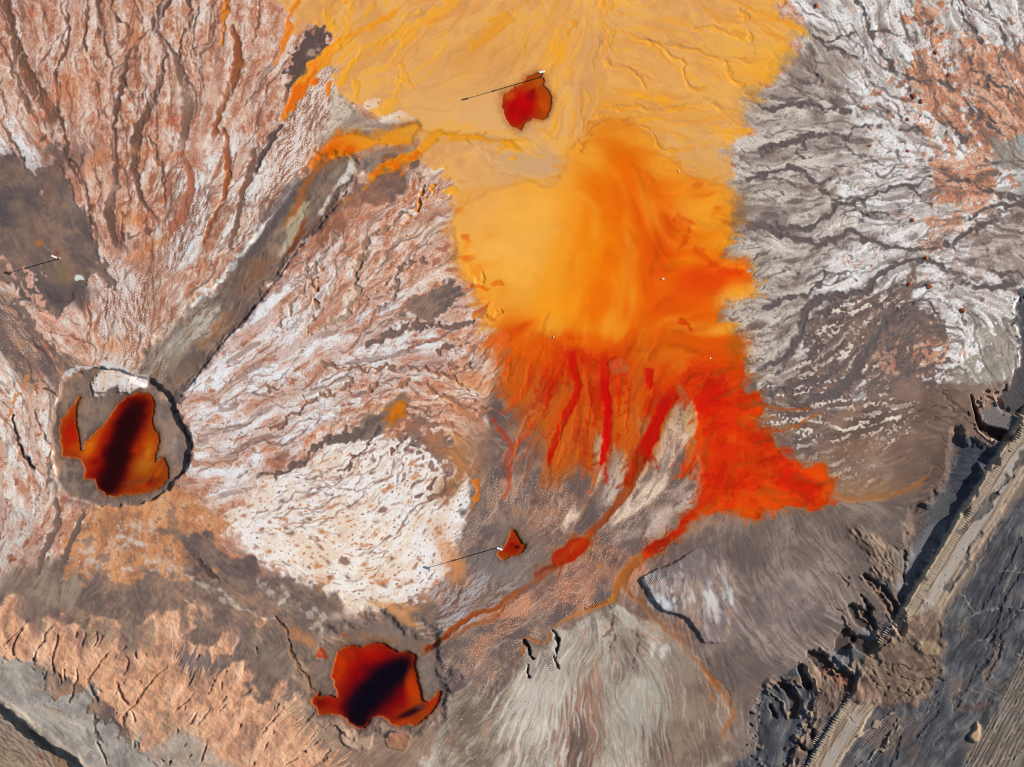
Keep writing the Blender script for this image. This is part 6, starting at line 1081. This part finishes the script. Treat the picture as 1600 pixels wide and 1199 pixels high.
# ------------------------------------------------------------------ caterpillar prints: one ridge per grouser
def rung_mesh(name, L_, w, h, mat):
    bm = bmesh.new(); n = 5; rows = []
    for k in range(n):
        x = (k/(n-1)-.5)*L_; e = 1-.5*(abs(k-2) == 2); jx = .012*math.sin(k*2.3)
        rows.append([bm.verts.new((x, -w/2*e+jx, -.05)), bm.verts.new((x, -w*.18*e+jx, h*e)), bm.verts.new((x, w*.18*e+jx, h*e)), bm.verts.new((x, w/2*e+jx, -.05))])
    for a, b in zip(rows, rows[1:]):
        for q in range(3): bm.faces.new((a[q], b[q], b[q+1], a[q+1]))
    bm.faces.new(rows[0]); bm.faces.new(rows[-1][::-1])
    bmesh.ops.recalc_face_normals(bm, faces=bm.faces)
    me = bpy.data.meshes.new(name); bm.to_mesh(me); bm.free(); me.materials.append(mat); return me
def ladder(p0, p1, n, L_, mat, parent, tilt=0.0, w=.10, h=.055, skip=0.0):
    me = rung_mesh('track_rung', L_*U, w, h, mat)
    ax_ = math.atan2(-(p1[1]-p0[1]), p1[0]-p0[0])
    for k in range(n):
        if rng.random() < skip: continue
        t = (k+.5)/n; x = p0[0]+(p1[0]-p0[0])*t+rng.uniform(-.3, .3); y = p0[1]+(p1[1]-p0[1])*t+rng.uniform(-.3, .3)
        o = bpy.data.objects.new('track_rung', me); COL.objects.link(o)
        o.location = (wx(x), wy(y), gz(x, y)+.004); o.rotation_euler = (0, 0, ax_+math.pi/2+tilt+rng.uniform(-.05, .05)); o.scale = (rng.uniform(.86, 1.06), 1, rng.uniform(.7, 1.1)); o.parent = parent
def sq(q, s, ax=(-.523, .852)): return (q*ax[1]+s*ax[0], q*(-ax[0])+s*ax[1])
M_RUNG = plain_material('track_ridge_tan', tuple(lin((172, 155, 136))), .95); M_RUNG2 = plain_material('track_ridge_grey', tuple(lin((150, 140, 137))), .95); M_RUNG3 = plain_material('track_ridge_orange', tuple(lin((196, 122, 60))), .8); M_RUNG4 = plain_material('track_ridge_slate', tuple(lin((104, 96, 90))), .95)
ladder((1006, 912), (1083, 874), 30, 17, M_RUNG2, SET['raised_slab'], .16, .075, .028); ladder((1084, 869), (1108, 858), 10, 18, M_RUNG2, SET['raised_slab'], .16, .075, .028)
ladder(sq(1713, -300), sq(1713, 90), 97, 10, M_RUNG, SET['road'], 0, .08, .022, .14); ladder(sq(1703, 236), sq(1703, 400), 36, 11, M_RUNG, SET['road'], 0, .08, .022, .16); ladder(sq(1737, 236), sq(1737, 330), 20, 8, M_RUNG, SET['road'], 0, .08, .02, .15)
ladder((1344, 1170), (1392, 1128), 17, 12, M_RUNG4, SET['spoil_slope'], 0, .08, .028, .05); ladder((1360, 1190), (1400, 1150), 13, 10, M_RUNG4, SET['spoil_slope'], 0, .08, .028, .1); ladder((1374, 1006), (1390, 982), 8, 11, M_RUNG, SET['spoil_slope'], 0); ladder((1272, 1164), (1287, 1143), 8, 12, M_RUNG, SET['spoil_slope'], .2)
ladder((1019, 872), (1042, 862), 10, 7, M_RUNG3, SET['mud_flat'], .4, .08, .04); ladder((1054, 850), (1070, 842), 8, 7, M_RUNG3, SET['mud_flat'], .4, .08, .04); ladder((914, 952), (952, 938), 15, 6, M_RUNG3, SET['silt_fan'], .3, .07, .04); ladder((853, 1020), (866, 1048), 9, 12, M_RUNG2, SET['silt_fan'], 0, .09, .05)
# ------------------------------------------------------------------ clods and stones
def clod_mesh(name, seed, mat, flat=.45):
    r = np.random.default_rng(seed); bm = bmesh.new(); bmesh.ops.create_icosphere(bm, subdivisions=2, radius=1.0)
    f = r.uniform(.75, 1.25, 3)
    for v in bm.verts:
        k = 1+.16*math.sin(v.co.x*3.1+seed)+.14*math.sin(v.co.y*4.3+seed*1.7)+.10*math.sin(v.co.z*5+seed*.6)+r.uniform(-.07, .07)
        v.co = Vector((v.co.x*f[0], v.co.y*f[1]*.8, v.co.z*flat))*k
    me = bpy.data.meshes.new(name); bm.to_mesh(me); bm.free(); me.materials.append(mat); return me
M_CLOD = plain_material('rust_clod', tuple(lin((160, 92, 62))), .95, .2, 3); M_STONE = plain_material('pale_stone', tuple(lin((220, 205, 180))), .9, .1, 6); M_EARTH = plain_material('earth_clod', tuple(lin((150, 122, 98))), .95, .2, 4)
cl = [clod_mesh('rust_clod', s, M_CLOD) for s in range(4)]; st = [clod_mesh('pale_stone', 10+s, M_STONE, .6) for s in range(2)]; ea = [clod_mesh('earth_clod', 20+s, M_EARTH, .7) for s in range(4)]
def put_clod(me, name, x, y, r, cat, lab, grp, rz):
    o = bpy.data.objects.new(name, me); COL.objects.link(o); o.location = (wx(x), wy(y), gz(x, y)+r*U*.15); o.scale = (r*U,)*3; o.rotation_euler = (0, 0, rz); o['label'] = lab; o['category'] = cat; o['group'] = grp
for k, (x, y, r, rz, lab) in enumerate([(1276,10,4,1.2,'rust red clod near the top edge beside the ochre flat'),(1428,150,5,-.4,'rust red clod in the middle of the white crust'),(1440,159,4.5,0,'orange brown clod close below the middle crust clod'),(1463,82,4,.3,'rust red clod on the tan patch of the crust'),(1483,118,3.5,.8,'small rust clod between tan crust patches'),(1418,187,3,.2,'small rust clod on white crust below a dark drainage line'),(1426,344,4,1.1,'dark rust clod beside the long dark drainage line'),(1419,236,3,.5,'small rust clod inside the curl of a drainage line'),(1452,447,5,-.7,'long rust clod north of the dark mud patch'),(1421,444,4,1.0,'pair-side rust clod west of the long rust clod'),(1505,485,5,1.3,'rust clod on the eastern crust by the brown slope'),(1448,403,4,.2,'rust clod at the head of a dark channel'),(1359,228,3,.1,'small pink rust clod on beige crust')]):
    put_clod(cl[k % 4], 'rust_clod', x, y, r, 'clod', lab, 'rust clods on the grey crust', rz)
for k, (x, y, r, lab) in enumerate([(1036,436,2.0,'pale stone standing in the middle of the orange water'),(1110,560,1.6,'pale stone in the red water near its eastern shore'),(865,527,1.4,'tiny pale stone where orange water turns red'),(1061,268,1.7,'pale stone at the northern edge of the orange plume')]):
    put_clod(st[k % 2], 'pale_stone', x, y, r, 'stone', lab, 'pale stones in the orange water', k)

# ------------------------------------------------------------------ grit nobody would count
def grit(name, n, boxes, regs, mat, lab, size=(.02, .07)):
    ids = [REGIONS.index(r) for r in regs]; V, Fc = [], []
    oct_ = np.array([(1,0,0),(0,1,0),(-1,0,0),(0,-1,0),(0,0,1),(0,0,-.5)], F32); of = [(0,1,4),(1,2,4),(2,3,4),(3,0,4),(1,0,5),(2,1,5),(3,2,5),(0,3,5)]
    for bx in boxes:
        m = int(n*bx[4]); x = rng.uniform(bx[0], bx[2], m).astype(F32); y = rng.uniform(bx[1], bx[3], m).astype(F32)
        i = np.clip(((x-PX0)/STEP).astype(int), 0, NX-1); j = np.clip(((y-PY0)/STEP).astype(int), 0, NY-1)
        ok = np.isin(REG[j, i], ids) & (N3[j, i]+.6*FR[j, i] > rng.normal(.5, .6, m)); x, y = x[ok], y[ok]; z = sample(H, x, y)
        r = size[0]*(size[1]/size[0])**(rng.random(len(x))**2.2); a = rng.uniform(0, 6.28, len(x))
        for k in range(len(x)):
            c, s = math.cos(a[k]), math.sin(a[k]); p = oct_*rng.uniform(.7, 1.2, (6, 3))*r[k]
            b0 = len(V); V.extend([(wx(x[k])+c*q[0]-s*q[1], wy(y[k])+s*q[0]+c*q[1], z[k]+q[2]*.8+r[k]*.15) for q in p]); Fc.extend([tuple(b0+v for v in f) for f in of])
    me = bpy.data.meshes.new(name); me.from_pydata(V, [], Fc); me.materials.append(mat); o = bpy.data.objects.new(name, me); COL.objects.link(o); o['kind'] = 'stuff'; o['label'] = lab
grit('gravel', 5200, [(1180, 800, 1480, 1199, .35), (1440, 650, 1610, 1199, .4), (1400, 900, 1500, 1110, .25)], ['mud_flat', 'spoil_slope', 'road'], plain_material('gravel_grey', tuple(lin((112, 102, 96))), .95, .3, 2.5), 'grey gravel strewn over the dark spoil and the slump')
grit('salt_crumbs', 4200, [(280, 300, 780, 960, .5), (-20, 0, 440, 900, .5)], ['salt_flat', 'ground'], plain_material('salt_crumb', tuple(lin((206, 182, 166))), .95, .25, 2.5), 'small crumbs of broken salt crust', (.015, .055))
grit('mud_crumbs', 4200, [(680, 640, 1100, 1100, .4), (60, 560, 310, 800, .15), (440, 960, 700, 1199, .2), (0, 900, 500, 1199, .25)], ['mud_flat', 'gully_bed', 'silt_fan', 'clay_bank'], plain_material('mud_crumb', tuple(lin((136, 112, 98))), .95, .3, 2.5), 'brown crumbs of dried mud', (.015, .055))
grit('crust_crumbs', 3600, [(1150, 0, 1610, 640, 1.0)], ['grey_crust'], plain_material('crust_crumb', tuple(lin((178, 166, 158))), .95, .3, 2.5), 'grey crumbs of broken crust', (.015, .06))
